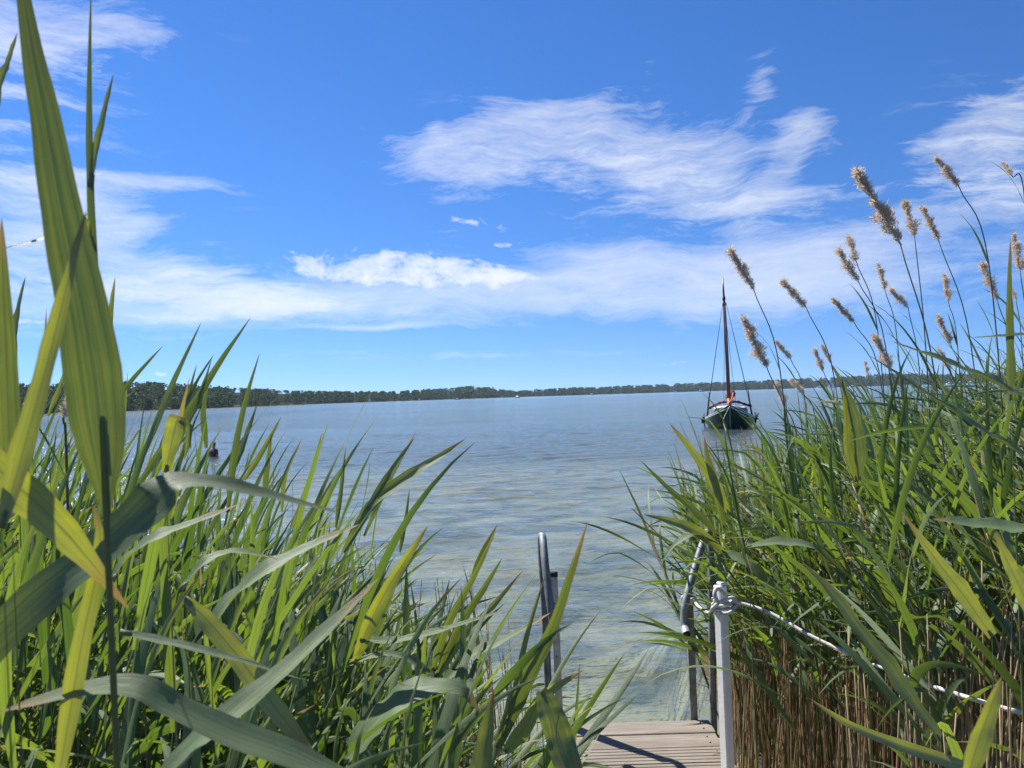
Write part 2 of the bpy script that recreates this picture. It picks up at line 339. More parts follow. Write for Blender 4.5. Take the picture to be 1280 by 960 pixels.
M['wood'] = wood_mat()
def water_mat():
    m, t, o = mat('lake_water'); L = t.links.new; tc = N(t, 'ShaderNodeTexCoord')
    n1 = nz(t, 1, 3, .5, tc.outputs['Object'], (2.2, 4.6, 1), .3); n2 = nz(t, 1, 3, .55, tc.outputs['Object'], (8, 15, 1), .5)
    n3 = nz(t, 1, 2, .5, tc.outputs['Object'], (18, 30, 1), .4); gust = nz(t, 1, 4, .6, tc.outputs['Object'], (.03, .06, 1))
    h = mth(t, 'MULTIPLY_ADD', n1.outputs[0], .55, mth(t, 'MULTIPLY_ADD', n2.outputs[0], .20, mth(t, 'MULTIPLY', n3.outputs[0], .045)))
    b = N(t, 'ShaderNodeBump'); b.inputs['Strength'].default_value = 1.0; b.inputs['Distance'].default_value = WAVE
    L(mth(t, 'MULTIPLY', h, mth(t, 'MULTIPLY_ADD', gust.outputs[0], .9, .55)), b.inputs['Height'])
    fr = N(t, 'ShaderNodeFresnel'); fr.inputs['IOR'].default_value = 1.333; L(b.outputs[0], fr.inputs['Normal'])
    g = N(t, 'ShaderNodeBsdfGlossy'); g.inputs['Roughness'].default_value = .09; g.inputs['Color'].default_value = (1, .98, .93, 1); L(b.outputs[0], g.inputs['Normal'])
    tr = N(t, 'ShaderNodeBsdfTransparent'); tr.inputs['Color'].default_value = (.90, .95, .88, 1)
    # suspended particles scatter a little light back out of the water
    df = N(t, 'ShaderNodeBsdfDiffuse'); df.inputs['Color'].default_value = (.14, .225, .225, 1)
    s1 = N(t, 'ShaderNodeMixShader'); s1.inputs[0].default_value = .27; L(tr.outputs[0], s1.inputs[1]); L(df.outputs[0], s1.inputs[2])
    mx = N(t, 'ShaderNodeMixShader'); L(fr.outputs[0], mx.inputs[0]); L(s1.outputs[0], mx.inputs[1]); L(g.outputs[0], mx.inputs[2])
    L(mx.outputs[0], o.inputs[0]); return m
WAVE = 0.10
M['water'] = water_mat()
def bed_mat():
    m, t, o = mat('lake_bed_sand'); L = t.links.new; g = N(t, 'ShaderNodeNewGeometry'); sep = N(t, 'ShaderNodeSeparateXYZ'); L(g.outputs['Position'], sep.inputs[0])
    a = nz(t, .9, 5, .6, g.outputs['Position'], (.9, 1, 1), .6); b = nz(t, 5, 5, .6, g.outputs['Position']); c = nz(t, 40, 4, .6, g.outputs['Position'])
    v = N(t, 'ShaderNodeTexVoronoi'); v.inputs['Scale'].default_value = 5.5; L(g.outputs['Position'], v.inputs['Vector'])
    sand = ramp(t, mth(t, 'MULTIPLY_ADD', b.outputs[0], .6, mth(t, 'MULTIPLY', c.outputs[0], .4)), [(.3, (.26, .225, .14)), (.7, (.52, .46, .32))])
    weed_and_deep_dim = ramp(t, b.outputs[0], [(.35, (.035, .036, .026)), (.7, (.13, .105, .07))])
    wf = mth(t, 'MULTIPLY', mth(t, 'SUBTRACT', mth(t, 'MULTIPLY_ADD', b.outputs[0], .35, a.outputs[0]), .61), 5.0, clamp=True)
    wf = mth(t, 'MAXIMUM', wf, mth(t, 'MULTIPLY', mth(t, 'SUBTRACT', -.85, sep.outputs[2]), 1.6, clamp=True))  # deep bed is coloured dark in place of light absorbed by the water
    col = mixc(t, wf, sand, weed_and_deep_dim)
    stone = mth(t, 'MULTIPLY', mth(t, 'LESS_THAN', v.outputs['Distance'], .28), mth(t, 'GREATER_THAN', a.outputs[0], .56))
    col = mixc(t, stone, col, (.05, .045, .035))
    mud = ramp(t, mth(t, 'MULTIPLY_ADD', c.outputs[0], .5, mth(t, 'MULTIPLY', b.outputs[0], .5)), [(.3, (.035, .022, .012)), (.55, (.11, .065, .03)), (.75, (.23, .15, .075))])
    mf = mth(t, 'MULTIPLY', mth(t, 'ADD', sep.outputs[2], .10), 14.0, clamp=True)
    col = mixc(t, mf, col, mud)
    p = N(t, 'ShaderNodeBsdfPrincipled'); L(col, p.inputs['Base Color']); p.inputs['Roughness'].default_value = .9; p.inputs['Specular IOR Level'].default_value = .1
    L(p.outputs[0], o.inputs[0]); return m
M['bed'] = bed_mat()
M['hull'] = plain('dark_green_hull', (.005, .034, .032), .3, 0, .5, .2, 2)
M['trim'] = plain('white_boat_paint', (.78, .78, .75), .4, 0, .5, .06, 3)
M['teal'] = plain('grey_green_deck', (.08, .15, .145), .5, 0, .5, .1, 3)
M['mast'] = plain('varnished_mast', (.11, .035, .018), .35, 0, .5, .25, 5)
M['sail'] = plain('rust_red_sail', (.15, .035, .028), .8, 0, .2, .25, 6, .4, 30)
M['sail_dark'] = plain('dark_red_cover', (.07, .018, .022), .8, 0, .2, .25, 6)
M['orange'] = plain('orange_gear', (.42, .11, .06), .6)
M['tackle'] = plain('dark_rigging', (.02, .02, .022), .6)
M['boat_white'] = plain('distant_white_boat', (.80, .80, .80), .4)
M['boat_dark'] = plain('distant_dark_boat', (.06, .03, .03), .5)
M['skin'] = plain('skin', (.42, .22, .15), .55, 0, .4, .08, 8)
M['hair'] = plain('dark_hair', (.015, .012, .010), .6)
M['shirt'] = plain('plum_swim_shirt', (.13, .035, .07), .75, 0, .3, .1, 10)
def foliage_mat(name, lo, hi):
    m, t, o = mat(name); L = t.links.new; at_ = N(t, 'ShaderNodeAttribute', attribute_name='tint'); oi = N(t, 'ShaderNodeObjectInfo')
    f = mth(t, 'FRACT', mth(t, 'ADD', at_.outputs['Fac'], oi.outputs['Random']))
    p = N(t, 'ShaderNodeBsdfPrincipled'); L(mixc(t, f, lo, hi), p.inputs['Base Color']); p.inputs['Roughness'].default_value = .7; p.inputs['Specular IOR Level'].default_value = .2
    tr = N(t, 'ShaderNodeBsdfTranslucent'); tr.inputs[0].default_value = (hi[0] * 1.2, hi[1] * 1.4, hi[2] * .6, 1)
    mx = N(t, 'ShaderNodeMixShader'); mx.inputs[0].default_value = .25; L(p.outputs[0], mx.inputs[1]); L(tr.outputs[0], mx.inputs[2]); L(mx.outputs[0], o.inputs[0]); return m
M['wood_leaf'] = foliage_mat('woodland_foliage', (.016, .034, .020), (.046, .080, .038))
M['fringe'] = foliage_mat('shore_reed_fringe', (.06, .085, .03), (.13, .14, .055))
M['bark'] = plain('tree_bark', (.09, .07, .05), .9, 0, .2, .3, 3)
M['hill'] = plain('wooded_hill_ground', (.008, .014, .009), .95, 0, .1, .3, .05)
M['bankside'] = plain('shore_meadow', (.06, .07, .03), .95, 0, .1, .3, .2)

# ------------------------------------------------------------------ lake, bed, far land
def bed_z(x, y):
    r = y
    z = np.interp(r, [-6, .2, 1.0, 2.2, 4, 12, 30, 45, 100, 400], [.42, .38, .16, -.12, -.36, -.62, -.98, -1.7, -4.5, -9])
    right = np.clip((x - 1.1) / .25, 0, 1) * np.clip((7.3 - y) / 1.0, 0, 1)
    left = np.clip((-.02 - x) / .25, 0, 1) * np.clip((5.6 + .25 * x - y) / 1.0, 0, 1)
    k = np.maximum(right, left); zt = np.maximum(z, .02)
    return z * (1 - k) + zt * k
def sheet(name, xs, ys, zf, m):
    X, Y = np.meshgrid(xs, ys); Z = zf(X, Y); n, k = X.shape
    V = np.stack([X.ravel(), Y.ravel(), Z.ravel()], 1); i = np.arange(n * k).reshape(n, k)
    Fq = np.stack([i[:-1, :-1].ravel(), i[:-1, 1:].ravel(), i[1:, 1:].ravel(), i[1:, :-1].ravel()], 1)
    o = link(name, quads_mesh(name, V, Fq, m)); o['kind'] = 'structure'; return o
pos = np.geomspace(.12, 3500, 110); xs = np.concatenate((-pos[::-1], [0], pos)) + .5
ys = np.concatenate((np.linspace(-8, 8, 90), 8 + np.geomspace(.3, 3600, 80)))
sheet('lake_bed', xs, ys, lambda x, y: bed_z(x, y) + .02 * np.sin(5 * x + 2 * y) * np.sin(4 * y - x) * (y < 40), M['bed'])
def water_sheet():
    na = 330; a = np.tan(np.linspace(-.80, .80, na)); r = np.concatenate((np.linspace(.9, 3, 40), np.geomspace(3.02, 60, 560), np.geomspace(62, 3300, 60)))
    A, Y = np.meshgrid(a, r); X = A * Y; Z = np.zeros_like(X); g = np.random.default_rng(3)
    for k in range(26):
        lam = g.uniform(.22, 1.5); th = R(g.normal(-75, 28)); am = .0035 * lam ** .95; q = 2 * math.pi / lam; ph = g.uniform(0, 6.28)
        Z += am * np.sin(q * (math.cos(th) * X + math.sin(th) * Y) + ph + .6 * np.sin(.21 * X + .17 * Y + k))
    amp = np.interp(Y, [0, 4, 40, 60], [.45, .8, 1, 0])
    Z *= amp; n, k = X.shape
    V = np.stack([X.ravel(), Y.ravel(), Z.ravel()], 1); i = np.arange(n * k).reshape(n, k)
    Fq = np.stack([i[:-1, :-1].ravel(), i[:-1, 1:].ravel(), i[1:, 1:].ravel(), i[1:, :-1].ravel()], 1)
    o = link('lake_water', quads_mesh('lake_water', V, Fq, M['water'])); o['kind'] = 'structure'
water_sheet()

# shoreline as measured: photo column, distance, height of the tree tops above the lake
SHORE = [(-700, 380, 22), (-300, 400, 22), (-100, 420, 21), (30, 435, 19.5), (90, 450, 19), (150, 470, 18.8), (185, 500, 20.5), (250, 560, 17), (320, 650, 16), (370, 780, 14.5), (420, 950, 14.5), (500, 1080, 13),
         (545, 1250, 16), (590, 1350, 20), (625, 1500, 15), (645, 1560, 11), (700, 1750, 15.5), (740, 1850, 16), (850, 2100, 20.5), (920, 2200, 22), (1000, 2250, 25),
         (1060, 2300, 27), (1110, 2300, 32), (1170, 2300, 26), (1280, 2250, 25), (1500, 2100, 26), (1900, 2000, 26)]
SHORE = [(a, b, c * (1.2 if b < 1000 else 1.32)) for a, b, c in SHORE]
SX = np.array([s[0] for s in SHORE], float); SD = np.array([s[1] for s in SHORE], float); SH = np.array([s[2] for s in SHORE], float)
def shore_pt(px, back=0.0):
    d = np.interp(px, SX, SD) + back; p = pdir(px, hor(px)); p.z = 0; return CAM.x + p.x * d, CAM.y + p.y * d
def far_land():
    cols = np.concatenate((np.linspace(-700, 0, 20), np.linspace(10, 1300, 180), np.linspace(1320, 1900, 20)))
    rows = [(-2, -.4), (2, .35), (8, 1.0), (25, 2.0), (60, .52), (120, .72), (220, .76), (400, .55)]; V = []
    for bk, hz in rows:
        for c in cols:
            d = np.interp(c, SX, SD); s = max(1, d / 900); x, y = shore_pt(c, bk * s); h = np.interp(c, SX, SH)
            V.append((x, y, hz if bk < 30 else h * hz))
    n, k = len(rows), len(cols); i = np.arange(n * k).reshape(n, k)
    Fq = np.stack([i[:-1, :-1].ravel(), i[:-1, 1:].ravel(), i[1:, 1:].ravel(), i[1:, :-1].ravel()], 1)
    mi = np.array([[1 if (r < 3 and np.interp(c, SX, SD) < 900) or r < 1 else 0 for c in cols[:-1]] for r in range(n - 1)]).ravel()
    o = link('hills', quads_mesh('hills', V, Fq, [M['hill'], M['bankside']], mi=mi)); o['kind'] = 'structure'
far_land()
def crown_arrays(g, h, w, nq, size, lobes=7):
    """leaf clumps spread through several lobes of a crown; base at z=0"""
    C = np.stack([g.normal(0, w * .23, lobes), g.normal(0, w * .23, lobes), g.uniform(.22, .84, lobes) * h], 1)
    Rr = g.uniform(.22, .40, lobes) * w * (1.15 - .55 * C[:, 2] / h)
    j = g.integers(0, lobes, nq); u = g.normal(size=(nq, 3)); u /= np.linalg.norm(u, axis=1)[:, None]
    P = C[j] + u * (Rr[j] * g.uniform(.35, 1.08, nq) ** .6)[:, None] * np.array([1, 1, .85]); P[:, 2] = np.clip(P[:, 2], .03 * h, None)
    a = g.normal(size=(nq, 3)); a /= np.linalg.norm(a, axis=1)[:, None]; b = np.cross(a, g.normal(size=(nq, 3))); b /= np.linalg.norm(b, axis=1)[:, None]
    s = size * g.uniform(.5, 1.2, nq)[:, None]
    V = np.stack([P - a * s, P + b * s * .8, P + a * s, P - b * s * .8], 1).reshape(-1, 3); Fq = np.arange(nq * 4).reshape(nq, 4)
    t = np.repeat(np.clip(.25 + .5 * g.random(lobes)[j] + g.uniform(-.15, .2, nq), 0, .99), 4)
    return V, Fq, t
def woods():
    g = np.random.default_rng(21)
    near, far, fringe = MB(), MB(), MB()
    tops = []
    for c in np.arange(-680, 1850, 1.0):
        d = float(np.interp(c, SX, SD)); s = max(1, d / 900); step = (2.9 if d < 900 else 2.2 * d / 900) / (d / F)   # photo columns per tree
        reps = g.poisson(1.0 / step)
        if reps == 0: continue
        H = float(np.interp(c, SX, SH))
        for bk, hz, frac in ((6, .6, .26), (10, 1.0, .46), (34, 2.6, .58), (52, .34 * H, .48), (85, .52 * H, .42), (125, .68 * H, .34), (200, .74 * H, .27)) * reps:
            x, y = shore_pt(c + g.normal(0, step * .5), (bk + g.uniform(-8, 8)) * s); h = H * frac * (g.uniform(.72, 1.06) if bk < 60 else g.uniform(.78, 1.12)); w = max(h, .4 * H) * g.uniform(.6, .95) * (1.5 if d > 1200 else 1)
            if bk >= 125 and g.random() < .10: h *= 1.14; w *= .7
            nq = int(110 if d < 800 else 50 if d < 1300 else 30); V, Fq, t = crown_arrays(g, h, w, nq, max(h, .42 * H) * (.085 if d < 800 else .14 if d < 1300 else .19), 7 if d < 800 else 4)
            (near if d < 900 else far).add(V + np.array([x, y, hz]), Fq, None, t * .6 + g.uniform(0, .38))
        if d < 900:
            for k in range(5):
                x, y = shore_pt(c + g.uniform(-step, step), g.uniform(-1, 4)); V, Fq, t = crown_arrays(g, g.uniform(1.2, 3.0), 4.5, 16, .55, 3); fringe.add(V + np.array([x, y, .1]), Fq, None, t)
    tag(near.build('woodland', M['wood_leaf'], smooth=False), 'dark green wood along the nearer shore', 'woodland', kind='stuff')
    tag(far.build('far_woodland', M['wood_leaf'], smooth=False), 'low dark band of forest on the far shore', 'forest', kind='stuff')
    tag(fringe.build('shore_reeds', M['fringe'], smooth=False), 'pale reed fringe at the water edge below the wood', 'reeds', kind='stuff')
woods()
def haze():
    m = MB(); m.box((0, 1890, 25), (7600, 3840, 75)); o = m.build('haze', [], smooth=False); mt = bpy.data.materials.new('summer_haze'); mt.use_nodes = True; t = mt.node_tree; t.nodes.clear()
    v = N(t, 'ShaderNodeVolumePrincipled'); v.inputs['Color'].default_value = (.66, .84, 1, 1); v.inputs['Density'].default_value = HAZE; v.inputs['Anisotropy'].default_value = .3
    t.links.new(v.outputs[0], N(t, 'ShaderNodeOutputMaterial').inputs['Volume']); o.data.materials.append(mt); tag(o, 'thin blue summer haze over the lake', 'haze', kind='stuff')
HAZE = .00006
haze()
def shore_tree(px, h, w, label, seed, back=4):
    g = np.random.default_rng(seed); x, y = shore_pt(px, back)
    t = thing('tree', label, 'tree', (x, y, .8), 'single trees standing out on the nearer shore')
    m = MB(); m.tube([(0, 0, -.6), (.1, 0, h * .3), (0, .1, h * .75)], [h * .022, h * .016, h * .006], 7)
    for k in range(5):
        a = k * 2.4; m.tube([(0, 0, h * (.25 + .08 * k)), (math.cos(a) * w * .3, math.sin(a) * w * .3, h * (.45 + .09 * k))], [h * .009, h * .003], 5)
    m.build('trunk', M['bark'], t)
    V, Fq, tt = crown_arrays(g, h, w, 420, h * .055, 10); MB().add(V, Fq, None, tt).build('crown', M['wood_leaf'], t, smooth=False)
for a in [(183, 9.0, 10, 'round dark tree overhanging the water of the nearer shore', 1), (214, 6, 7, 'small rounded tree at the nearer shore beside the pale reed fringe', 2),
          (236, 7, 6, 'narrow upright tree at the waterline of the nearer wood', 3), (300, 8, 9, 'broad tree at the front edge of the nearer wood', 4),
          (345, 8, 8, 'last big tree before the nearer shore turns away', 5), (60, 9, 10, 'bushy shore tree behind the tall reeds by the giant blade', 6)]: shore_tree(*a)

# ------------------------------------------------------------------ jetty, posts, ladder, rope
DZ = .45
def jetty():
    t = thing('wooden_jetty', 'weathered brown plank jetty ending at the lake between the reeds', 'jetty', (.6, 2.0, DZ))
    y = 3.63; i = 0
    while y > .35:
        w = .138 + .004 * rnd.random(); x0, x1 = .13 + rnd.uniform(-.008, .008), .905 + rnd.uniform(-.004, .004)
        m = MB(); m.box(((x0 + x1) / 2 - .6, y - w / 2 - 2.0, -.0145), (x1 - x0, w - .012, .028), tint=rnd.random(), bev=.003)
        for g in (range(5) if i > 1 and i % 3 != 1 else ()):         # anti-slip ribs on some of the boards
            m.box(((x0 + x1) / 2 - .6, y - w * (g + .5) / 5 - 2.0, .0006), (x1 - x0 - .008, w / 5 - .008, .0026), bev=.001)
        pl = m.build('plank', M['wood'], t, smooth=False)
        sm = MB()
        for sx in (x0 + .05, x1 - .05):
            for sy in (y - w * .3, y - w * .7): sm.tube([(sx - .6, sy - 2, 0), (sx - .6, sy - 2, .0035)], .0045, 8)
        sm.build('screws', M['galv'], pl); y -= w; i += 1
    for x in (.22, .80):
        MB().box((x - .6, 1.99 - 2.0, -.105), (.07, 3.2, .15), bev=.004).build('beam', M['wood'], t, smooth=False)
    MB().box((.51 - .6, 3.585 - 2.0, -.108), (.50, .05, .14), bev=.004).build('beam', M['wood'], t, smooth=False)
    for x in (.22, .80):
        for yy in (3.4, 1.9): MB().tube([(x - .6 + (.09 if x > .5 else -.09), yy - 2, -1.2), (x - .6 + (.09 if x > .5 else -.09), yy - 2, -.04)], .055, 12).build('pile', M['wood'], t)
jetty()
def frame(zdir, xhint=(1, 0, 0)):
    z = Vector(zdir).normalized(); x = (Vector(xhint) - z * Vector(xhint).dot(z)).normalized(); y = z.cross(x)
    return np.array([[x.x, y.x, z.x], [x.y, y.y, z.y], [x.z, y.z, z.z]])
def bar(m, a, b, w, d, hint=(1, 0, 0), bev=.002):
    a, b = Vector(a), Vector(b); m.box((a + b) / 2, (w, d, (b - a).length), frame(b - a, hint), bev=bev)
def flat_post(a, b, label, material, holes):
    t = thing('flat_post', label, 'post', a); a, b = Vector(a), Vector(b); m = MB(); dv = b - a
    bar(m, (0, 0, 0), dv, .034, .028); o = m.build('upright', material, t, smooth=False)
    if holes:
        h = MB()
        for k in range(1, 12):
            p = dv * (k / 12); h.tube([p + Vector((.003 * (-1) ** k, -.013, 0)), p + Vector((.003 * (-1) ** k, -.0155, 0))], .0042, 8)
        h.build('bolt_holes', M['black'], o)
    c = MB(); bar(c, dv * .998, dv * 1.012, .037, .031); c.build('end_cap', M['black'] if holes else material, t, smooth=False)
flat_post((.192, 3.645, -.4), (.178, 3.655, 1.16), 'pale slim metal post with bolt holes beside the curved handrail', M['pale_metal'], True)
flat_post((.845, 3.645, -.4), (.838, 3.652, 1.05), 'dark grey slim metal post with a rope knotted round its top', M['grey_metal'], False)
def ladder():
    t = thing('bathing_ladder', 'galvanised bathing ladder with two curved tube handrails at the jetty end', 'ladder', (.55, 3.7, -.8))
    o = Vector((.55, 3.7, -.8))
    def rail(pts, r):
        P = spline([Vector(p) - o for p in pts], 60); hr = MB().tube(P, r, 14).build('handrail', M['galv'], t)
        d = Vector(P[-1] - P[-2]).normalized(); e = Vector(P[-1])
        MB().tube([e - d * .002, e + d * .0015], r * .82, 14).build('open_end', M['black'], hr)
        q = MB(); k = Vector(P[-1]) - d * .008; q.tube([k - d * .03, k + d * .006], r * 1.08, 14, cap=False); q.build('collar', M['pale_metal'], hr)
        return hr
    rail([(.135, 3.70, -.9), (.137, 3.68, -.2), (.135, 3.66, .45), (.128, 3.68, 1.0), (.122, 3.72, 1.25), (.124, 3.725, 1.335), (.129, 3.66, 1.345), (.133, 3.56, 1.25), (.145, 3.48, 1.10), (.158, 3.46, .99), (.165, 3.46, .91)], .0185)
    rail([(.945, 3.70, -.9), (.94, 3.68, -.2), (.94, 3.66, .45), (.955, 3.68, 1.0), (.97, 3.72, 1.25), (.965, 3.72, 1.335), (.93, 3.66, 1.33), (.85, 3.56, 1.20), (.785, 3.48, 1.075), (.766, 3.455, 1.00), (.764, 3.435, .96), (.764, 3.395, .94)], .0175)
    for k in range(4):
        z = -.15 - .25 * k; m = MB(); m.box((0, -.02, z - o.z), (.80, .06, .028), bev=.004); m.build('step', M['grey_metal'], t, smooth=False)
    for x in (.135, .94):
        m = MB(); a = Vector((x, 3.66, .33)) - o; m.box(a + Vector((0, -.03, 0)), (.05, .09, .06), bev=.004); m.build('bracket', M['pale_metal'], t, smooth=False)
ladder()
def post(a, h, label, w=.041):
    t = thing('wooden_post', label, 'post', a)
    rot = np.array(Matrix.Rotation(R(28), 3, 'Z')); rot = rot @ np.array(Matrix.Rotation(R(-.6), 3, 'Y'))
    MB().box((0, 0, h / 2), (w, w, h), rot, bev=.005).build('shaft', M['white_paint'], t, smooth=False)
    c = MB(); c.box((0, 0, h + .006), (w * .8, w * .8, .012), rot, bev=.004); c.build('cap', M['white_paint'], t, smooth=False)
PX, PY = .795, 2.90
post((PX, PY, -.4), 1.69, 'white square post with a rope tied round its top by the jetty edge')
post((1.52, 1.86, -.2), 1.50, 'white square post amid the reeds holding the far end of the rope')
def helix(c, r, z0, z1, turns, n=60):
    return [(c[0] + r * math.cos(2 * math.pi * turns * i / n), c[1] + r * math.sin(2 * math.pi * turns * i / n), z0 + (z1 - z0) * i / n) for i in range(n + 1)]
def rope():
    t = thing('handrail_rope', 'white rope strung from the slim grey post past the white post into the reeds', 'rope', (PX, PY, 1.24))
    o = Vector((PX, PY, 1.24)); A = Vector((.838, 3.65, 1.03)); B = Vector((PX, PY, 1.235)); C = at(1300, 897, 1.98)
    def seg(P, r=.0068): return MB().tube([Vector(p) - o for p in spline(P, 40)], r, 8)
    seg([A + Vector((.02, -.01, 0)), at(872, 757, 3.55), at(886, 766, 3.3), B + Vector((-.02, .05, -.03))]).build('span', M['rope'], t)
    D = at(1057, 815, 2.55); E = at(1143, 850, 2.3)
    seg([B + Vector((.03, -.03, 0)), at(960, 765, 2.78), at(1010, 793, 2.66), D, E, at(1233, 879, 2.08), C, Vector((1.5, 1.86, C.z))]).build('span', M['rope'], t)
    k = MB(); k.tube([Vector(p) - o for p in helix(B, .036, 1.185, 1.235, 2.6)], .0068, 8)
    k.tube([Vector(p) - o for p in spline([B + Vector((-.045, -.02, -.03)), B + Vector((-.03, -.065, .005)), B + Vector((.02, -.06, .02)), B + Vector((.05, -.03, -.01)), B + Vector((.01, -.062, -.035)), B + Vector((-.03, -.055, -.04))], 40)], .0068, 8)
    k.tube([Vector(p) - o for p in spline([B + Vector((-.03, -.055, .0)), B + Vector((-.045, -.06, .035)), B + Vector((-.03, -.05, .055)), B + Vector((0, -.05, .03))], 24)], .008, 8)
    k.build('knot', M['rope'], t)
    k = MB(); k.tube([Vector(p) - o for p in helix(A, .027, 1.0, 1.045, 2.3)], .008, 8)
    k.tube([Vector(p) - o for p in spline([A + Vector((-.02, -.03, 0)), A + Vector((-.04, -.035, .02)), A + Vector((-.03, -.03, -.02)), A + Vector((.02, -.03, 0))], 24)], .008, 8)
    k.build('knot', M['rope'], t)
rope()

# ------------------------------------------------------------------ the moored sailing boat
def loft(sections, closed=False):
    n, k = len(sections), len(sections[0]); V = np.concatenate([np.asarray(s, float) for s in sections]); Fq = []
    for i in range(n - 1):
        for j in range(k - 1 if not closed else k):
            j2 = (j + 1) % k; Fq.append([i * k + j, i * k + j2, (i + 1) * k + j2, (i + 1) * k + j])
    return V, Fq
def sail_boat():
    c = at(911, 489, 41.0); t = thing('sailing_boat', 'dark green gaff sailing boat with furled rust red sails moored bow on', 'sailing boat', (c.x, c.y, 0))
    t.rotation_euler = (0, R(-.6), R(-15.6))
    # local: bow towards -y
    Ls = np.array([-3.0, -2.85, -2.6, -2.1, -1.4, -.4, 1.0, 2.5, 4.0, 5.0]); B = np.array([.03, .30, .58, .90, 1.14, 1.27, 1.30, 1.22, 1.0, .72])
    S = np.array([1.27, 1.12, .97, .79, .65, .54, .46, .48, .58, .66]); 
    sec = []
    for y, b, s in zip(Ls, B, S):
        yk = y + (.55 if y < -2.5 else .2 if y < -2 else 0)
        row = []
        for f, zf in ((1, 1), (1.03, .82), (1.0, .45), (.88, .1), (.55, -.55), (0, -.8)):
            z = s * zf if zf > 0 else .5 * zf
            row.append((b * f, y + (1 - (z + .4) / (s + .4)) * (.75 if y < -2 else .0) * (1 if y < -2.4 else .5), z))
        row += [(-p[0], p[1], p[2]) for p in row[-2::-1]]; sec.append(row)
    V, Fq = loft(sec); hm = MB().add(V, Fq)
    last = sec[-1]; n = len(last); ctr = np.mean(last, 0); hm.add(np.vstack([last, ctr]), [[i, i + 1, n, -1] for i in range(n - 1)])
    hull = hm.build('hull', M['hull'], t)
    rail = MB()
    for sgn in (1, -1): rail.tube([(sgn * (b + .01), y, s + .005) for y, b, s in zip(Ls, B, S)], .018, 8)
    rail.build('rub_rail', M['trim'], hull)
    st = MB(); bow = [r[i] for r in sec[:1] for i in range(6)]; st.tube([(0, p[1] - .03, p[2]) for p in bow], .035, 8); st.build('stem_post', M['teal'], hull)
    bw = MB()     # inner bulwark strip just under the rail
    for sgn in (1, -1):
        a = [(sgn * (b * 1.012 + .012), y - .0, s * .90) for y, b, s in zip(Ls, B, S)]; bw.tube(a, .018, 6)
    bw.build('painted_line', M['trim'], hull)
    dk = MB(); V, Fq = loft([[(b * .96, y, s - .05), (0, y, s + .02), (-b * .96, y, s - .05)] for y, b, s in zip(Ls, B, S)]); dk.add(V, Fq); dk.build('deck', M['teal'], t)
    fd = MB(); V, Fq = loft([[(b * .98, y, s - .01), (0, y, s + .05), (-b * .98, y, s - .01)] for y, b, s in zip(Ls[:4], B[:4], S[:4])]); fd.add(V, Fq); fd.build('foredeck', M['trim'], t)
    cb = MB(); prof = lambda w: [(w * 1.02, .4), (w, .92), (w * .93, 1.04), (0, 1.12), (-w * .93, 1.04), (-w, .92), (-w * 1.02, .4)]
    V, Fq = loft([[(x, y, z) for x, z in prof(w)] for y, w in ((-1.2, .80), (-1.0, .92), (.8, 1.0), (2.2, .95))]); cb.add(V, Fq)
    cb.add([(x, -1.2, z) for x, z in prof(.80)] + [(0, -1.2, .7)], [[i, i + 1, 7, -1] for i in range(6)])
    rf = MB(); V, Fq = loft([[(w, y, 1.06), (w * .6, y, 1.115), (0, y, 1.14), (-w * .6, y, 1.115), (-w, y, 1.06)] for y, w in ((-1.22, .72), (-1.0, .8), (.8, .86), (2.2, .8))]); rf.add(V, Fq)
    cab = cb.build('cabin', M['teal'], t); rf.build('cabin_roof', M['trim'], cab); w = MB()
    for x in (-.3, .3): w.box((x, -1.215, .85), (.28, .02, .14), bev=.005)
    w.build('window', M['tackle'], cab)
    mast = MB().tube([(0, -.5, .4), (0, -.48, 3), (-.01, -.44, 6), (-.02, -.4, 7.2), (-.03, -.38, 8.25)], [.105, .10, .085, .06, .025], 12).build('mast', M['mast'], t)
    m = MB(); m.tube([(-.02, -.42, 7.0), (-.02, -.42, 7.18)], .085, 10); m.box((-.02, -.42, 6.75), (.20, .10, .16), bev=.02); m.build('mast_band', M['tackle'], mast)
    bm = MB().tube([(.0, -.35, 1.45), (.12, 1.4, 1.5), (.3, 4.6, 1.62)], [.06, .06, .05], 10).build('boom', M['mast'], t)
    g = np.random.default_rng(8)
    def bundle(P, r, mt, name, k=0):
        P = spline(P, 26); rr = np.array([r * (.75 + .35 * math.sin(i * 1.7 + k) * math.sin(i * .6)) for i in range(26)]); rr[0] *= .4; rr[-1] *= .35
        return MB().tube(P, rr, 10).build(name, mt, t)
    bundle([(0, -.3, 1.58), (.1, 1.2, 1.72), (.28, 4.3, 1.80)], .22, M['sail'], 'furled_mainsail', 1)
    bundle([(-.05, -.8, 1.40), (-.45, -.75, 1.36), (-.85, -.6, 1.18), (-1.12, -.4, 1.05)], .085, M['sail'], 'furled_sail_wing', 2)
    bundle([(.10, -.8, 1.40), (.48, -.75, 1.36), (.9, -.6, 1.20), (1.18, -.4, 1.12)], .085, M['sail_dark'], 'furled_sail_wing', 3)
    bundle([(-.02, -2.6, 1.32), (.02, -1.8, 1.34), (-.02, -.9, 1.5)], .12, M['orange'], 'furled_jib', 4)
    MB().tube([(.0, -2.7, 1.30), (.12, -1.6, 1.5), (.26, -.55, 1.95)], .045, 8).build('boat_hook', M['orange'], t)
    sh = MB()
    for x, y in ((1.24, .1), (1.22, .6), (-1.24, .1), (-1.22, .6)): sh.tube([(x, y, .6), (x * .06, -.42, 6.9)], .011, 6)
    sh.tube([(0, -3.0, 1.3), (-.01, -.45, 6.9)], .011, 6); sh.tube([(.35, -.7, 1.2), (.0, -.45, 6.6)], .010, 6); sh.tube([(-.28, -.7, 1.2), (-.02, -.45, 6.6)], .010, 6)
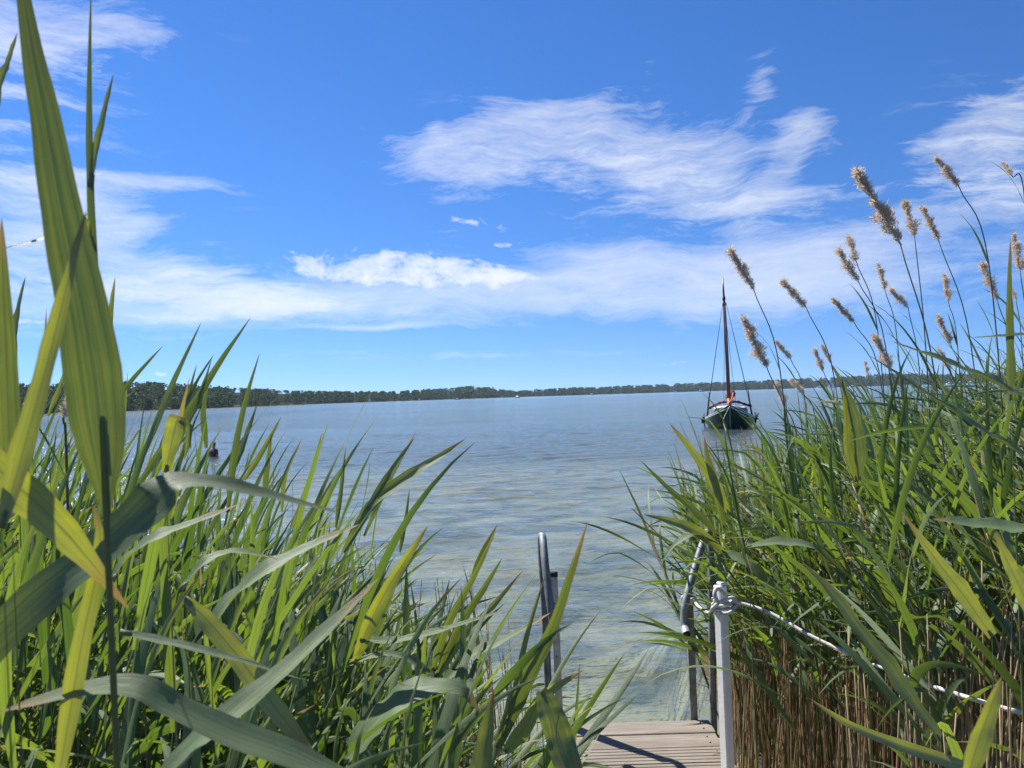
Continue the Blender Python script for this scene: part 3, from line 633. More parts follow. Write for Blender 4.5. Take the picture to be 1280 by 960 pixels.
    sh.build('rigging', M['tackle'], t)
    for sgn in (1, -1):
        m = MB(); m.tube([(sgn * 1.20, .1, .5), (sgn * 1.02, .0, 1.95)], .045, 8); m.build('gallows_post', M['tackle'], t)
        V, Fq = loft([[(sgn * 1.34, y, z0), (sgn * 1.40, y, z0), (sgn * 1.43, y, z1), (sgn * 1.36, y, z1)] for y, z0, z1 in ((.1, .20, .62), (.5, .05, .72), (1.1, .0, .74), (1.5, .15, .6))], True)
        MB().add(V, Fq).build('leeboard', M['tackle'], t)
    m = MB(); m.tube([(-1.42, -.3, .62), (-1.42, -.3, .55), (-1.42, -.3, .30), (-1.42, -.3, .24)], [.03, .11, .11, .04], 10); m.build('fender', M['tackle'], t)
    m = MB(); m.tube([(1.38, -.4, .35), (1.50, -.45, .75)], .035, 8); m.tube([(1.30, -.42, .42), (1.52, -.42, .40)], .03, 8); m.build('anchor', M['tackle'], t)
    m = MB()
    for p in ([(0, -3.05, 1.22), (-.35, -3.3, .5), (-.2, -3.9, -.1), (.1, -5.2, -.4)], [(.05, -3.05, 1.22), (.55, -2.7, .75), (.9, -2.2, .55), (1.12, -1.5, .62)]): m.tube(spline(p, 20), .012, 6)
    m.build('mooring_line', M['trim'], t)
    m = MB(); m.tube([(0, -3.02, 1.27), (0, -3.5, 1.42)], [.05, .035], 8); m.build('bowsprit', M['mast'], t)
    m = MB(); V, Fq = loft([[(.0, 5.0, .5), (.03, 5.0, .5), (.03, 5.0, -.5), (0, 5.0, -.5)], [(0, 5.5, .7), (.03, 5.5, .7), (.03, 5.6, -.5), (0, 5.6, -.5)]], True); m.add(V, Fq); m.build('rudder', M['mast'], t)
sail_boat()

# far boats
def small_hull(L, b, h):
    Ls = np.array([-.5, -.42, -.25, 0, .3, .5]) * L; B = np.array([.03, .5, .85, 1, .95, .8]) * b / 2
    V, Fq = loft([[(0, y, h * 1.02), (bb, y, h), (bb * .8, y, 0), (0, y, -.25 * h), (-bb * .8, y, 0), (-bb, y, h), (0, y, h * 1.02)] for y, bb in zip(Ls, B)])
    m = MB().add(V, Fq); l = V[-7:]; m.add(np.vstack([l, l.mean(0)]), [[i, i + 1, 7, -1] for i in range(6)]); return m
def motor_boat(px, d, label, yaw, s=1., dark=False):
    c = at(px, hor(px), d); t = thing('motor_boat', label, 'motor boat', (c.x, c.y, 0), 'small craft far out on the lake'); t.rotation_euler = (0, 0, R(yaw)); t.scale = (s, s, s)
    small_hull(8, 2.6, 1.1).build('hull', M['boat_dark' if dark else 'boat_white'], t)
    V, Fq = loft([[(.95, y, 1), (.8, y, z), (0, y, z + .12), (-.8, y, z), (-.95, y, 1)] for y, z in ((-2, 1.1), (-1, 2.3), (1.2, 2.3), (2.2, 1.9))])
    cb = MB().add(V, Fq).build('cabin', M['boat_white'], t)
    m = MB(); m.box((0, -1.5, 1.75), (1.5, .1, .4), np.array(Matrix.Rotation(R(-40), 3, 'X'))); 
    for sgn in (-1, 1): m.box((sgn * .93, .2, 1.75), (.06, 1.8, .35))
    m.build('window', M['tackle'], cb)
def far_sail(px, d, label, yaw, s=1., mat_='boat_white'):
    c = at(px, hor(px), d); t = thing('sailing_dinghy', label, 'sailing boat', (c.x, c.y, 0), 'small craft far out on the lake'); t.rotation_euler = (0, 0, R(yaw)); t.scale = (s, s, s)
    small_hull(7, 2.2, .9).build('hull', M['boat_white'], t)
    MB().tube([(0, -.6, .4), (0, -.4, 10)], [.08, .04], 6).build('mast', M['mast'], t)
    V, Fq = loft([[(0.03 + .25 * math.sin(f * 3.1) * q, -.35 + q * 3.4 * (1 - f), 1.3 + 8.4 * f) for q in (0, .5, 1)] for f in (0, .25, .5, .75, 1)]); MB().add(V, Fq).build('mainsail', M[mat_], t)
    V, Fq = loft([[(.2 * math.sin(f * 3.1) * q, -3.3 + 2.7 * f + q * 2.4 * (1 - f), 1.0 + 7.0 * f) for q in (0, .5, 1)] for f in (0, .25, .5, .75, 1)]); MB().add(V, Fq).build('jib', M[mat_], t)
far_sail(1038.5, 1150, 'white sailing boat with its sails up on the far water beyond the plumed reeds', 60, 1.6)
far_sail(462, 800, 'tiny pale sailing boat off the point of the nearer wood', 110, .6)
far_sail(524, 900, 'tiny white sailing boat off the low wooded hill, one of two by the shore', 75, .5)
far_sail(536, 950, 'dark sailed dinghy beside a tiny white sailing boat by the low hill', 100, .6, 'boat_dark')
motor_boat(572, 900, 'dark motor boat under the wooded hill in mid lake', 80, .8, True)
motor_boat(628, 1100, 'white speck of a motor boat by the gap in the far forest', 80, .8)
motor_boat(647, 850, 'dark motor boat alone in the gap between the two shores', 40, 1.0, True)
motor_boat(740, 1300, 'white motor boat off the far forest in the middle of the view', 85, 1.2)
motor_boat(845, 1500, 'white motor boat on the far water, before the moored boat', 85, 1.0)
motor_boat(876, 1100, 'white cabin motor boat beside the mast of the moored boat', 80, 1.1)
motor_boat(1000, 1500, 'long white motor boat below the far forest, beside the first plumes', 88, 2.0)
motor_boat(1026, 1500, 'white motor boat close to the white sailing boat on the far water', 88, 1.8)
motor_boat(1066, 1300, 'white motor boat just past the white sailing boat', 85, 1.4)
for k, (px, s) in enumerate(((1188, 1.9), (1201, 2.2), (1214, 1.8), (1240, 1.7))):
    motor_boat(px, 1500, ['white cruiser at one end of the far moorings', 'largest white cruiser in the far moorings behind the reeds', 'white cruiser beside the largest one at the far moorings', 'white cruiser moored apart behind the reed plumes'][k], 85 + 3 * k, s)

# ------------------------------------------------------------------ bather
def person():
    c = at(267, 560, 29.5); z0 = float(bed_z(np.array(c.x), np.array(c.y)))
    t = thing('person', 'bather with short dark hair and plum top standing waist deep in the lake', 'person', (c.x, c.y, z0 - .10)); t.rotation_euler = (0, 0, R(155)); t.scale = (.93, .93, .93)
    def skinned(name, verts, edges, rad, mt, par, root=0, lev=2):
        me = bpy.data.meshes.new(name); me.from_pydata(verts, edges, []); me.materials.append(mt); o = link(name, me, par)
        o.modifiers.new('skin', 'SKIN').use_smooth_shade = True; s = o.modifiers.new('smooth', 'SUBSURF'); s.levels = lev; s.render_levels = lev
        for i, r in enumerate(rad):
            me.skin_vertices[0].data[i].radius = r if isinstance(r, tuple) else (r, r)
        me.skin_vertices[0].data[root].use_root = True; return o
    V = [(0, 0, .93), (0, .01, 1.10), (0, .0, 1.28), (0, .01, 1.43), (0, .0, 1.50), (0, -.01, 1.57), (0, -.012, 1.66), (0, -.005, 1.735),
         (.17, .01, 1.42), (.25, .03, 1.16), (.24, -.09, .96), (-.17, .01, 1.42), (-.25, .03, 1.16), (-.23, -.10, .97),
         (.10, 0, .88), (.11, -.02, .48), (.11, .02, .08), (.12, -.12, .03), (-.10, 0, .88), (-.11, -.02, .48), (-.11, .02, .08), (-.12, -.12, .03),
         (.235, -.15, .90), (.225, -.11, .90), (-.225, -.16, .91), (-.215, -.12, .91), (0, -.105, 1.645), (.088, .0, 1.65), (-.088, .0, 1.65)]
    E = [(0, 1), (1, 2), (2, 3), (3, 4), (4, 5), (5, 6), (6, 7), (3, 8), (8, 9), (9, 10), (3, 11), (11, 12), (12, 13), (0, 14), (14, 15), (15, 16), (16, 17), (0, 18), (18, 19), (19, 20), (20, 21),
         (10, 22), (10, 23), (13, 24), (13, 25), (6, 26), (6, 27), (6, 28)]
    rad = [(.155, .11), (.135, .10), (.155, .115), (.12, .09), .055, .06, (.075, .092), (.06, .07), .06, .045, .033, .06, .045, .033, .085, .06, .045, .035, .085, .06, .045, .035, .014, .016, .014, .016, .014, .016, .016]
    body = skinned('body', V, E, rad, M['skin'], t)
    skinned('shirt', [(0, 0, .96), (0, .01, 1.10), (0, 0, 1.28), (0, .01, 1.42), (0, .0, 1.475), (.16, .01, 1.42), (.235, .025, 1.24), (-.16, .01, 1.42), (-.235, .025, 1.24)],
            [(0, 1), (1, 2), (2, 3), (3, 4), (3, 5), (5, 6), (3, 7), (7, 8)], [(.17, .125), (.15, .115), (.168, .13), (.135, .105), .07, .072, .06, .072, .06], M['shirt'], t)
    g = np.random.default_rng(4); hm = MB(); n = 16; Vh = []
    for i in range(9):
        ph = i / 8 * 1.75
        for j in range(n):
            a = j / n * 6.283; front = max(0, -math.sin(a)); p = ph * (1 - .48 * front)
            rr = 1 + .05 * g.random(); Vh.append((.092 * rr * math.sin(p) * math.cos(a), .004 + .112 * rr * math.sin(p) * math.sin(a), 1.668 + .122 * rr * math.cos(p)))
    hm.add(Vh, [[i * n + j, (i + 1) * n + j, (i + 1) * n + (j + 1) % n, i * n + (j + 1) % n] for i in range(8) for j in range(n)]); hm.build('hair', M['hair'], t)
    f = MB()
    for x in (-.033, .033): f.tube([(x - .014, -.095, 1.665), (x, -.102, 1.665), (x + .014, -.095, 1.665)], [.004, .007, .004], 6)
    f.tube([(-.025, -.092, 1.605), (0, -.098, 1.602), (.025, -.092, 1.605)], [.003, .006, .003], 6); f.build('face_features', M['hair'], body)
person()

# ------------------------------------------------------------------ reeds
def width_profile(t, W):
    return W * np.minimum(1, .42 + 2.6 * t) * np.clip(1 - t ** 2.3, 0, 1) ** .85 + .0004
def ribbon(P, Wd, S, fold=.16, cols=3):
    """leaf blade: P midrib, Wd widths, S side vectors; shallow V across"""
    P, S = np.asarray(P), np.asarray(S); T = np.gradient(P, axis=0); T /= np.linalg.norm(T, axis=1)[:, None] + 1e-9
    S = S - (S * T).sum(1)[:, None] * T; S /= np.linalg.norm(S, axis=1)[:, None] + 1e-9; Nn = np.cross(S, T)
    us = np.linspace(-1, 1, cols); n = len(P)
    tq = np.linspace(0, 1, n); hsh = float(np.abs(P[0]).sum() * 97.0 % 6.28)
    wav = lambda u: .035 * np.sin(tq * 17 + hsh + (2.1 if u > 0 else 0)) + .02 * np.sin(tq * 41 + hsh * 3 + u)
    V = np.stack([P + S * (Wd * u * .5 * (1 + .6 * wav(u)))[:, None] + Nn * (Wd * (fold * (abs(u) ** 1.3) + abs(u) * 1.5 * wav(u)))[:, None] for u in us], 1).reshape(-1, 3)
    tt = np.linspace(0, 1, n); uv = np.stack([np.tile(us * .5 + .5, n), np.repeat(tt, cols)], 1)
    i = np.arange(n * cols).reshape(n, cols); Fq = np.stack([i[:-1, :-1].ravel(), i[:-1, 1:].ravel(), i[1:, 1:].ravel(), i[1:, :-1].ravel()], 1)
    return V, Fq, uv
def leaf_arrays(g, p0, az, L, Wd, th0, droop, twist, kink=None, nseg=10):
    t = np.linspace(0, 1, nseg); th = th0 + droop * t ** 1.6
    if kink: th = th + np.where(t > kink[0], kink[1], 0) * np.clip((t - kink[0]) * 8, 0, 1)
    azt = az + g.normal(0, .10) * t * 3
    d = np.stack([np.sin(th) * np.cos(azt), np.sin(th) * np.sin(azt), np.cos(th)], 1) * (L / (nseg - 1))
    P = np.vstack([[0, 0, 0], np.cumsum(d[:-1], 0)]) + np.asarray(p0)
    S0 = np.stack([-np.sin(azt), np.cos(azt), np.zeros(nseg)], 1); T = d / (np.linalg.norm(d, axis=1)[:, None]); Nn = np.cross(S0, T)
    a = twist[0] + twist[1] * t; S = S0 * np.cos(a)[:, None] + Nn * np.sin(a)[:, None]
    return ribbon(P, width_profile(t, Wd), S, g.uniform(.08, .22))
def stem_arrays(P, r0, r1, n=6):
    m = MB(); m.tube(P, np.linspace(r0, r1, len(P)), n); V, Fq, uv, t, mi = m.arrays(); return V, Fq, uv
def reed_variant(g, H, wind, nl, Lr=(.30, .52), Wr=(.017, .030), lean=.10, u0=.30):
    """list of (kind, V, F, uv): a stem, then its leaves; wind = azimuth the blades stream to"""
    lx, ly = math.cos(wind) * lean * H, math.sin(wind) * lean * H
    P = np.array([[lx * u ** 2.2 + .012 * math.sin(u * 5), ly * u ** 2.2, H * u * (1 - .03 * u)] for u in np.linspace(0, 1, 9)])
    parts = [('stem', *stem_arrays(P, .0048, .0016))]
    side = 1
    for k in range(nl):
        u = u0 + (1 - u0) * (k / max(1, nl - 1)) ** .9; p = np.array([np.interp(u, np.linspace(0, 1, 9), P[:, j]) for j in range(3)])
        side = -side; az = wind + side * g.uniform(.15, 1.6) + g.normal(0, .25); sz = math.sin(math.pi * min(.92, .28 + .55 * u)) ** .8
        if k == nl - 1: th0, dr = g.uniform(.10, .40), g.uniform(.1, .8)
        else: th0, dr = g.uniform(.35, .95), g.uniform(.2, 1.4) * (1.25 - .45 * u)
        kink = (g.uniform(.3, .7), g.uniform(.5, 1.6)) if g.random() < .20 else None
        parts.append(('dry_leaf' if (g.random() < .10 and u < .62 and Wr[1] < .036) or g.random() < .03 else 'leaf', *leaf_arrays(g, p, az, g.uniform(*Lr) * (.75 + .3 * sz), g.uniform(*Wr) * sz, th0, dr, (g.normal(0, .5), g.normal(0, 1.2)), kink)))
    return parts
g = np.random.default_rng(77)
VAR = {}
# heights are set by making each variant in several real heights, so leaves never stretch
HEIGHTS = (.8, 1.05, 1.3, 1.6, 1.9, 2.2)
def make_set(wind, Wr, lean, n, u0):
    S = {}
    for h in HEIGHTS: S[h] = [reed_variant(g, h, wind, int(g.integers(6, 9) + round((h - 1) * 1.5)), (.32, .62), Wr, lean, u0) for _ in range(n)]
    return S
VAR['L'] = make_set(R(22), (.020, .038), .12, 4, .30); VAR['R'] = make_set(R(165), (.016, .031), .10, 4, .58)
VAR['LB'] = make_set(R(22), (.024, .040), .12, 3, .35); VAR['RB'] = make_set(R(165), (.021, .036), .12, 3, .58)
MESHES = {}
def variant_meshes(side, h, k):
    key = (side, h, k)
    if key not in MESHES:
        MESHES[key] = [(kind, quads_mesh('reed_' + kind, V, Fq, M['dry' if kind == 'dry_leaf' else kind], uv, np.full(len(V), g.random()))) for kind, V, Fq, uv in VAR[side][h][k]]
    return MESHES[key]
def zone_label(side, px, d):
    if side == 'L':
        if px > 520: return ('leafy green reed at the jetty end of the bed, before the curved handrail', 'reeds beside the bathing ladder')
        if d < 2.0: return ('broad bladed green reed at the very front of the bed opposite the rope', 'reeds in the front of the bed by the giant blade')
        if px > 300: return ('leafy green reed in the middle of the bed left of the ladder', 'reeds in the middle of the ladder side bed')
        return ('slender green reed under the nearer wood, behind the giant blade', 'reeds behind the giant blade')
    if px < 960: return ('green reed crowding round the white post below the moored boat', 'reeds around the white post')
    if d < 2.6: return ('broad bladed green reed growing in front of the rope', 'reeds in front of the rope')
    if px < 1120: return ('green reed behind the rope with bare tan canes at its foot', 'reeds behind the rope')
    return ('green reed deep in the bed below the tall feathery plumes', 'reeds below the plumes')
def top_left(px): return float(np.interp(px, [-300, 0, 100, 200, 300, 400, 450, 500, 560, 620, 660, 720, 760], [480, 510, 550, 575, 615, 670, 712, 765, 812, 860, 905, 950, 970]))
def top_right(px): return float(np.interp(px, [800, 840, 900, 1000, 1100, 1280, 1500], [640, 600, 585, 555, 515, 450, 420]))
plants = []
def scatter(side, n, seed):
    q = np.random.default_rng(seed); out = []; tries = 0
    while len(out) < n and tries < 60000:
        tries += 1
        if side == 'L':
            y = q.uniform(1.25, 5.6) if q.random() < .75 else q.uniform(1.1, 2.6); x = q.uniform(-4.2, .08)
            if y > 5.3 + .22 * x: continue
        else:
            y = q.uniform(1.3, 7.0); x = q.uniform(.98, 5.2)
            if x < 1.12 and y < 3.8: continue
            if y < 2.5 and x < 1.0 + .22 * (2.5 - y) / .6: continue
            if y > 6.6 - .1 * x: continue
        px, py, d = proj((x, y, 1.2))
        if not (-220 < px < 1500): continue
        if side == 'R' and (px < 903 or (d < 2.7 and px < 1110) or (d < 2.2 and q.random() < .35)): continue
        if side == 'L' and ((px > 520 and d < 2.5) or (px > 380 and q.random() < .40)): continue
        yt = (top_left if side == 'L' else top_right)(px) + q.normal(0, 24) + abs(q.normal(0, 34))
        if side == 'L' and 190 < px < 285: yt = max(yt, 625)
        zt = CAM.z - (yt - hor(px)) / F * d
        zb = float(bed_z(np.array(x), np.array(y))) - .03; h = zt - zb
        h = h - (.40 if d < 2.3 else .30 if side == 'L' else .26)
        if h < .62 or h > 2.6: continue
        H = min(HEIGHTS, key=lambda v: abs(v - h)); out.append((side + ('B' if d < 2.5 else ''), x, y, zb, H, int(q.integers(0, 3 if d < 2.5 else 4)), h / H, q.normal(0, .6), q.normal(0, .12 if side == 'L' else .075), q.normal(0, .12 if side == 'L' else .075), px, d))
    return out
plants = scatter('L', 500, 31) + scatter('R', 760, 32)
# the 270 that show largest become things of their own; the rest of the bed is one mass
def rank(p):
    px, d = p[10], p[11]; return d + (0 if -20 < px < 1300 else 50)
plants.sort(key=rank)
N_IND = 262
def plant_matrix(p):
    s = p[6]; return Matrix.Translation((p[1], p[2], p[3])) @ Matrix.Rotation(p[7], 4, 'Z') @ Matrix.Rotation(p[8], 4, 'X') @ Matrix.Rotation(p[9], 4, 'Y') @ Matrix.Diagonal((s, s, s, 1))
for p in plants[:N_IND]:
    lab, grp = zone_label(p[0][0], p[10], p[11]); t = thing('reed', lab, 'reed', (0, 0, 0), grp); t.matrix_world = plant_matrix(p)
    for kind, me in variant_meshes(p[0], p[4], p[5]): link(kind, me, t)
bed = MB()
def add_plant(m, p, q):
    A = np.array(plant_matrix(p))
    for kind, V, Fq, uv in VAR[p[0]][p[4]][p[5]]:
        m.add(V @ A[:3, :3].T + A[:3, 3], Fq, uv, q.random(), {'leaf': 0, 'stem': 1, 'dry_leaf': 2}[kind])
q = np.random.default_rng(9)
for p in plants[N_IND:]: add_plant(bed, p, q)
tag(bed.build('reed_bed', [M['leaf'], M['stem'], M['dry']]), 'dense mass of green reeds filling the beds on both sides of the jetty', 'reeds', kind='stuff')

# dry canes of last year, the nearest as things, the rest one mass
def cane(q, x, y, h):
    zb = float(bed_z(np.array(x), np.array(y))) - .04; lx, ly = q.normal(0, .10) * h, q.normal(0, .07) * h
    if q.random() < .05: lx *= 2.5
    if x > 0: lx = lx if x > 1.5 else abs(lx) * .6
    elif x > -.6: lx = -abs(lx) * .6
    P = [(x + lx * u ** 1.5 + .006 * math.sin(7 * u + x * 9), y + ly * u, zb + h * u) for u in np.linspace(0, 1, 6)]
    return P, q.uniform(.0026, .0046)
def canes():
    q = np.random.default_rng(51); C = []
    while len(C) < 3400:
        if q.random() < .78:
            x, y = q.uniform(.97, 4.0), q.uniform(1.7, 5.2); px = proj((x, y, .5))[0]; h = q.uniform(.55, 1.55)
            if px > 1420 or px < 905: continue
        else:
            x, y = q.uniform(-3.6, .05), q.uniform(1.5, 5.0); px = proj((x, y, .5))[0]; h = q.uniform(.4, 1.1)
            if px < -150 or y > 5.2 + .2 * x: continue
        C.append((x, y, h, px, y))
    C.sort(key=lambda c: c[4] + (0 if 0 < c[3] < 1280 else 40) + (0 if c[0] > 0 else 6)); mass = MB()
    for i, (x, y, h, px, d) in enumerate(C):
        P, r = cane(q, x, y, h)
        if i < 110:
            b = Vector(P[0]); m = MB().tube([Vector(a) - b for a in P], [r, r, r * .9, r * .8, r * .7, r * .5], 6, q.random())
            o = m.build('dry_cane', M['dry'], None, loc=b); tag(o, 'bare tan dry cane standing at the front of the bed under the rope', 'dry reed', 'bare canes under the rope')
        else: mass.tube(P, [r, r, r * .9, r * .8, r * .7, r * .5], 5, q.random(), cap=False)
    for k in range(900):       # fallen litter leaves and broken stalks at the foot
        x, y = (q.uniform(1.08, 4.2), q.uniform(1.8, 6)) if q.random() < .7 else (q.uniform(-3, .05), q.uniform(1.5, 5)); zb = float(bed_z(np.array(x), np.array(y)))
        a = q.uniform(0, 6.28); L = q.uniform(.1, .45); z = zb + q.uniform(.0, .12); e = q.normal(0, .25) * L
        mass.tube([(x, y, z), (x + math.cos(a) * L, y + math.sin(a) * L, max(zb, z + e))], q.uniform(.002, .004), 4, q.random(), cap=False)
    tag(mass.build('dry_canes', M['dry']), 'thicket of tan dry canes and fallen litter at the foot of the reeds', 'dry reeds', kind='stuff')
canes()

# plumed reeds: head tip, head foot, a lower point of the cane (photo), depth, label
def plume_arrays(q, length, wid, side):
    """feathery head along +z from 0 to 1 (scaled), drooping to one side"""
    m = MB(); Vs = []; n = 0
    K = 150; ph = q.uniform(0, 6); fq = q.uniform(9, 15)
    for k in range(K):
        s = k / K; a = q.uniform(0, 6.28)
        tuft = max(0.0, math.sin(s * fq + ph)) ** .8
        ln = ((.10 + .26 * tuft) * min(1, (s + .08) / .2) * (1 - .72 * s) + .04) * q.uniform(.6, 1.2) * length
        if tuft < .15 and q.random() < .45: continue
        ax = np.array([.05 * length * s * s * side, 0, s * length])
        d = np.array([math.cos(a) * .75 * wid + side * .30, math.sin(a) * .75 * wid, .75]); d /= np.linalg.norm(d)
        for j in range(26):
            u = q.uniform(.1, 1); c = ax + d * ln * u + np.array([side * .10, 0, -.30]) * ln * u * u + q.normal(0, .035 * length * wid, 3)
            e = d + q.normal(0, .55, 3); e /= np.linalg.norm(e); L = length * q.uniform(.035, .085); w = np.cross(e, q.normal(size=3)); w /= np.linalg.norm(w); w *= length * .0062
            Vs += [c - w, c + w, c + e * L]; n += 1
    V = np.array(Vs); Fq = np.stack([np.arange(n) * 3, np.arange(n) * 3 + 1, np.arange(n) * 3 + 2, np.full(n, -1)], 1)
    m.add(V, Fq, np.repeat(np.random.default_rng(1).random((n, 2)), 3, 0), np.repeat(q.uniform(.1, .8, n), 3)); m.tube([(0, 0, -.03 * length), (.02 * length * side, 0, .5 * length), (.05 * length * side, 0, length)], [length * .012, length * .009, length * .003], 5, .1)
    return m
PLUMES = [((912, 313), (942, 362), (975, 463), 3.6, .9, 'leftmost tall plumed reed, arching beside the mast of the moored boat'),
 ((977, 350), (1007, 383), (1043, 473), 4.0, 1.1, 'dark plumed reed bowing between the boat mast and the main cluster'),
 ((1040, 373), (1067, 402), (1100, 470), 4.2, .9, 'plumed reed with a thin lopsided head low before the main cluster'),
 ((1058, 294), (1070, 326), (1097, 413), 3.9, 1.1, 'plumed reed with a short upright head just above a twin one'),
 ((1047, 312), (1072, 350), (1107, 433), 3.9, 1.1, 'plumed reed with a ragged head just under its short upright twin'),
 ((1072, 213), (1125, 304), (1170, 480), 2.5, .55, 'plumed reed with the longest and thickest head of all'),
 ((1128, 251), (1143, 294), (1157, 433), 3.6, .8, 'slim plumed reed just beside the longest head'),
 ((1152, 259), (1173, 300), (1213, 427), 3.6, .75, 'plumed reed with a slim tilted head and a small tuft beneath it'),
 ((1170, 197), (1198, 232), (1236, 330), 3.2, 1.0, 'tallest plumed reed with a dense head leaning over a long bare cane'),
 ((1252, 203), (1264, 219), (1282, 258), 3.4, 1.1, 'small plumed reed high at the edge of the picture'),
 ((1226, 328), (1246, 374), (1268, 460), 3.6, .8, 'plumed reed crossing the cane of the tallest one'),
 ((1264, 293), (1275, 338), (1284, 420), 3.8, .8, 'slim plumed reed beside the edge of the picture under the small one'),
 ((1178, 343), (1185, 376), (1197, 433), 4.6, 1.0, 'small upright oval plume standing alone in mid cluster'),
 ((1171, 394), (1188, 429), (1202, 480), 4.6, .8, 'thin pale plume low in the cluster below the small oval one'),
 ((1096, 330), (1106, 362), (1122, 430), 4.4, .8, 'pale wispy plume just behind the drooping dark one'),
 ((1112, 361), (1135, 384), (1150, 470), 4.0, 1.3, 'plumed reed whose dark head hangs over sideways'),
 ((929, 398), (958, 458), (988, 545), 3.4, .9, 'plumed reed with a gappy head in two clumps near the moored boat'),
 ((969, 426), (988, 448), (1006, 500), 4.6, 1.2, 'short fluffy plume right of the one with two clumps'),
 ((1016, 436), (1029, 464), (1044, 510), 5.0, .9, 'pale narrow plume, the lower of two close together above the far boats'),
 ((1026, 431), (1039, 454), (1054, 505), 5.0, 1.0, 'brown narrow plume, the upper of two close together above the far boats'),
 ((1091, 418), (1113, 460), (1128, 530), 3.8, .95, 'thick pale plume low in the bed before the far shore'),
 ((1080, 452), (1085, 471), (1092, 510), 5.6, .9, 'tiny plume just above the far forest'),
 ((987, 474), (1004, 491), (1020, 530), 4.2, 1.5, 'broad pinkish plume at the waterline right of the moored boat'),
 ((968, 478), (981, 505), (998, 560), 3.8, 1.2, 'pale ragged plume hanging over the water by the moored boat'),
 ((1172, 436), (1188, 462), (1202, 520), 4.4, 1.1, 'pale plume half hidden by long blades above the far forest'),
 ((1262, 359), (1270, 375), (1277, 430), 4.8, 1.1, 'tiny plume near the edge of the picture below the crossing one'),
 ((84, 493), (79, 522), (84, 600), 1.5, 1.3, 'lone beige plume behind the giant blade')]
for i, (a, b, c, d, wd, lab) in enumerate(PLUMES):
    wd *= .74; q = np.random.default_rng(100 + i); A, B, C = at(*a, d + .05), at(*b, d), at(*c, d); gx = C + (C - B) * .25
    zb = float(bed_z(np.array(gx.x + .05), np.array(gx.y))) - .03; side = -1
    base = Vector((gx.x + (C.x - B.x) * .35, gx.y, zb)); t = thing('plumed_reed', lab, 'plumed reed', base, 'tall reeds with feathery plumes')
    P = spline([base, Vector((gx.x + (C.x - B.x) * .18, gx.y, zb * .5 + C.z * .5)), C, B], 22); P = P - np.array(base)
    MB().tube(P, np.linspace(.0042, .0022, 22), 6, q.random()).build('stem', M['cane'], t)
    L = (A - B).length * .98; m = plume_arrays(q, L, wd, side); mp = m.build('plume', M['plume'], t, smooth=False)
    mp.location = B - base; mp.rotation_mode = 'QUATERNION'; mp.rotation_quaternion = (A - B).to_track_quat('Z', 'Y')
    if i % 3 != 1:
        for k in range(2):
            u = 10 + 4 * k; V, Fq, uv = leaf_arrays(q, P[u], q.uniform(2.2, 3.8), q.uniform(.22, .4), .014, .35, .8, (q.normal(0, .3), .6)); MB().add(V, Fq, uv, q.random()).build('leaf', M['leaf'], t)

# hero reeds: blades measured in the photo. path = (px, py, depth) from leaf base to tip, w = widest width in photo pixels, n = which way the upper face looks
UP, THRU, MIX = (-.15, -.35, 1.0), (.12, -1.0, .1), (-.2, -.8, .55)
def hero(label, leaves, stem_to=None, stem_extra=None, r=.0034, extra=True, seed=0):
    q = np.random.default_rng(500 + seed)
    b0 = at(*leaves[0]['path'][0]); top = Vector(b0) if stem_to is None else at(*stem_to)
    zb = max(-.05, float(bed_z(np.array(b0.x), np.array(b0.y)))); base = Vector((b0.x + .02, b0.y + .03, zb)); t = thing('reed', label, 'reed', base)
    pts = [base, base * .5 + b0 * .5, b0] + ([] if stem_to is None else [at(*p) for p in (stem_extra or [])] + [top])
    P = spline(pts, 26) - np.array(base); rr = np.linspace(r, r * .7, 26); rr[-8:] *= np.linspace(.95, .12, 8); MB().tube(P, rr, 8, q.random()).build('stem', M['stem'], t)
    for lf in leaves:
        path = [at(*p) for p in lf['path']]; n = 26; Q = spline(path, n); T = np.gradient(Q, axis=0); T /= np.linalg.norm(T, axis=1)[:, None]
        nrm = np.array(lf.get('n', MIX), float); n2 = np.array(lf.get('n2', lf.get('n', MIX)), float); tt = np.linspace(0, 1, n)[:, None]
        Nn = nrm * (1 - tt) + n2 * tt; S = np.cross(T, Nn); S /= np.linalg.norm(S, axis=1)[:, None] + 1e-6
        view = Q - np.array(CAM); dist = np.linalg.norm(view, axis=1); view /= dist[:, None]
        S2 = S - (S * view).sum(1)[:, None] * view; T2 = T - (T * view).sum(1)[:, None] * view; T2 /= np.linalg.norm(T2, axis=1)[:, None] + 1e-6
        app = np.clip(np.linalg.norm(S2 - (S2 * T2).sum(1)[:, None] * T2, axis=1), .42, 1.0); app = np.convolve(np.pad(app, 4, 'edge'), np.ones(9) / 9, 'valid')
        dep = (Q - np.array(CAM)) @ -np.array(CR)[:, 2]
        prof = lf.get('prof'); t1 = np.linspace(0, 1, n)
        wp = np.interp(t1, [p[0] for p in prof], [p[1] for p in prof]) if prof else width_profile(t1, 1.0)
        Wd = lf['w'] * wp / F * dep / app
        V, Fq, uv = ribbon(Q, Wd, S, lf.get('fold', .12), 7); V = V - np.array(base)
        m = MB().add(V, Fq, uv, lf.get('t', q.random())); o = m.build('leaf', M['blade'], t)
        if lf.get('collar', True):
            e = Q[0] - np.array(base); d = T[0]; MB().tube([e - d * .0, e + d * .012], [r * 1.15, r * .8], 8).build('sheath', M['sheath'], o)
    return t
def lf(w, *path, **k): return dict(w=w, path=path, **k)
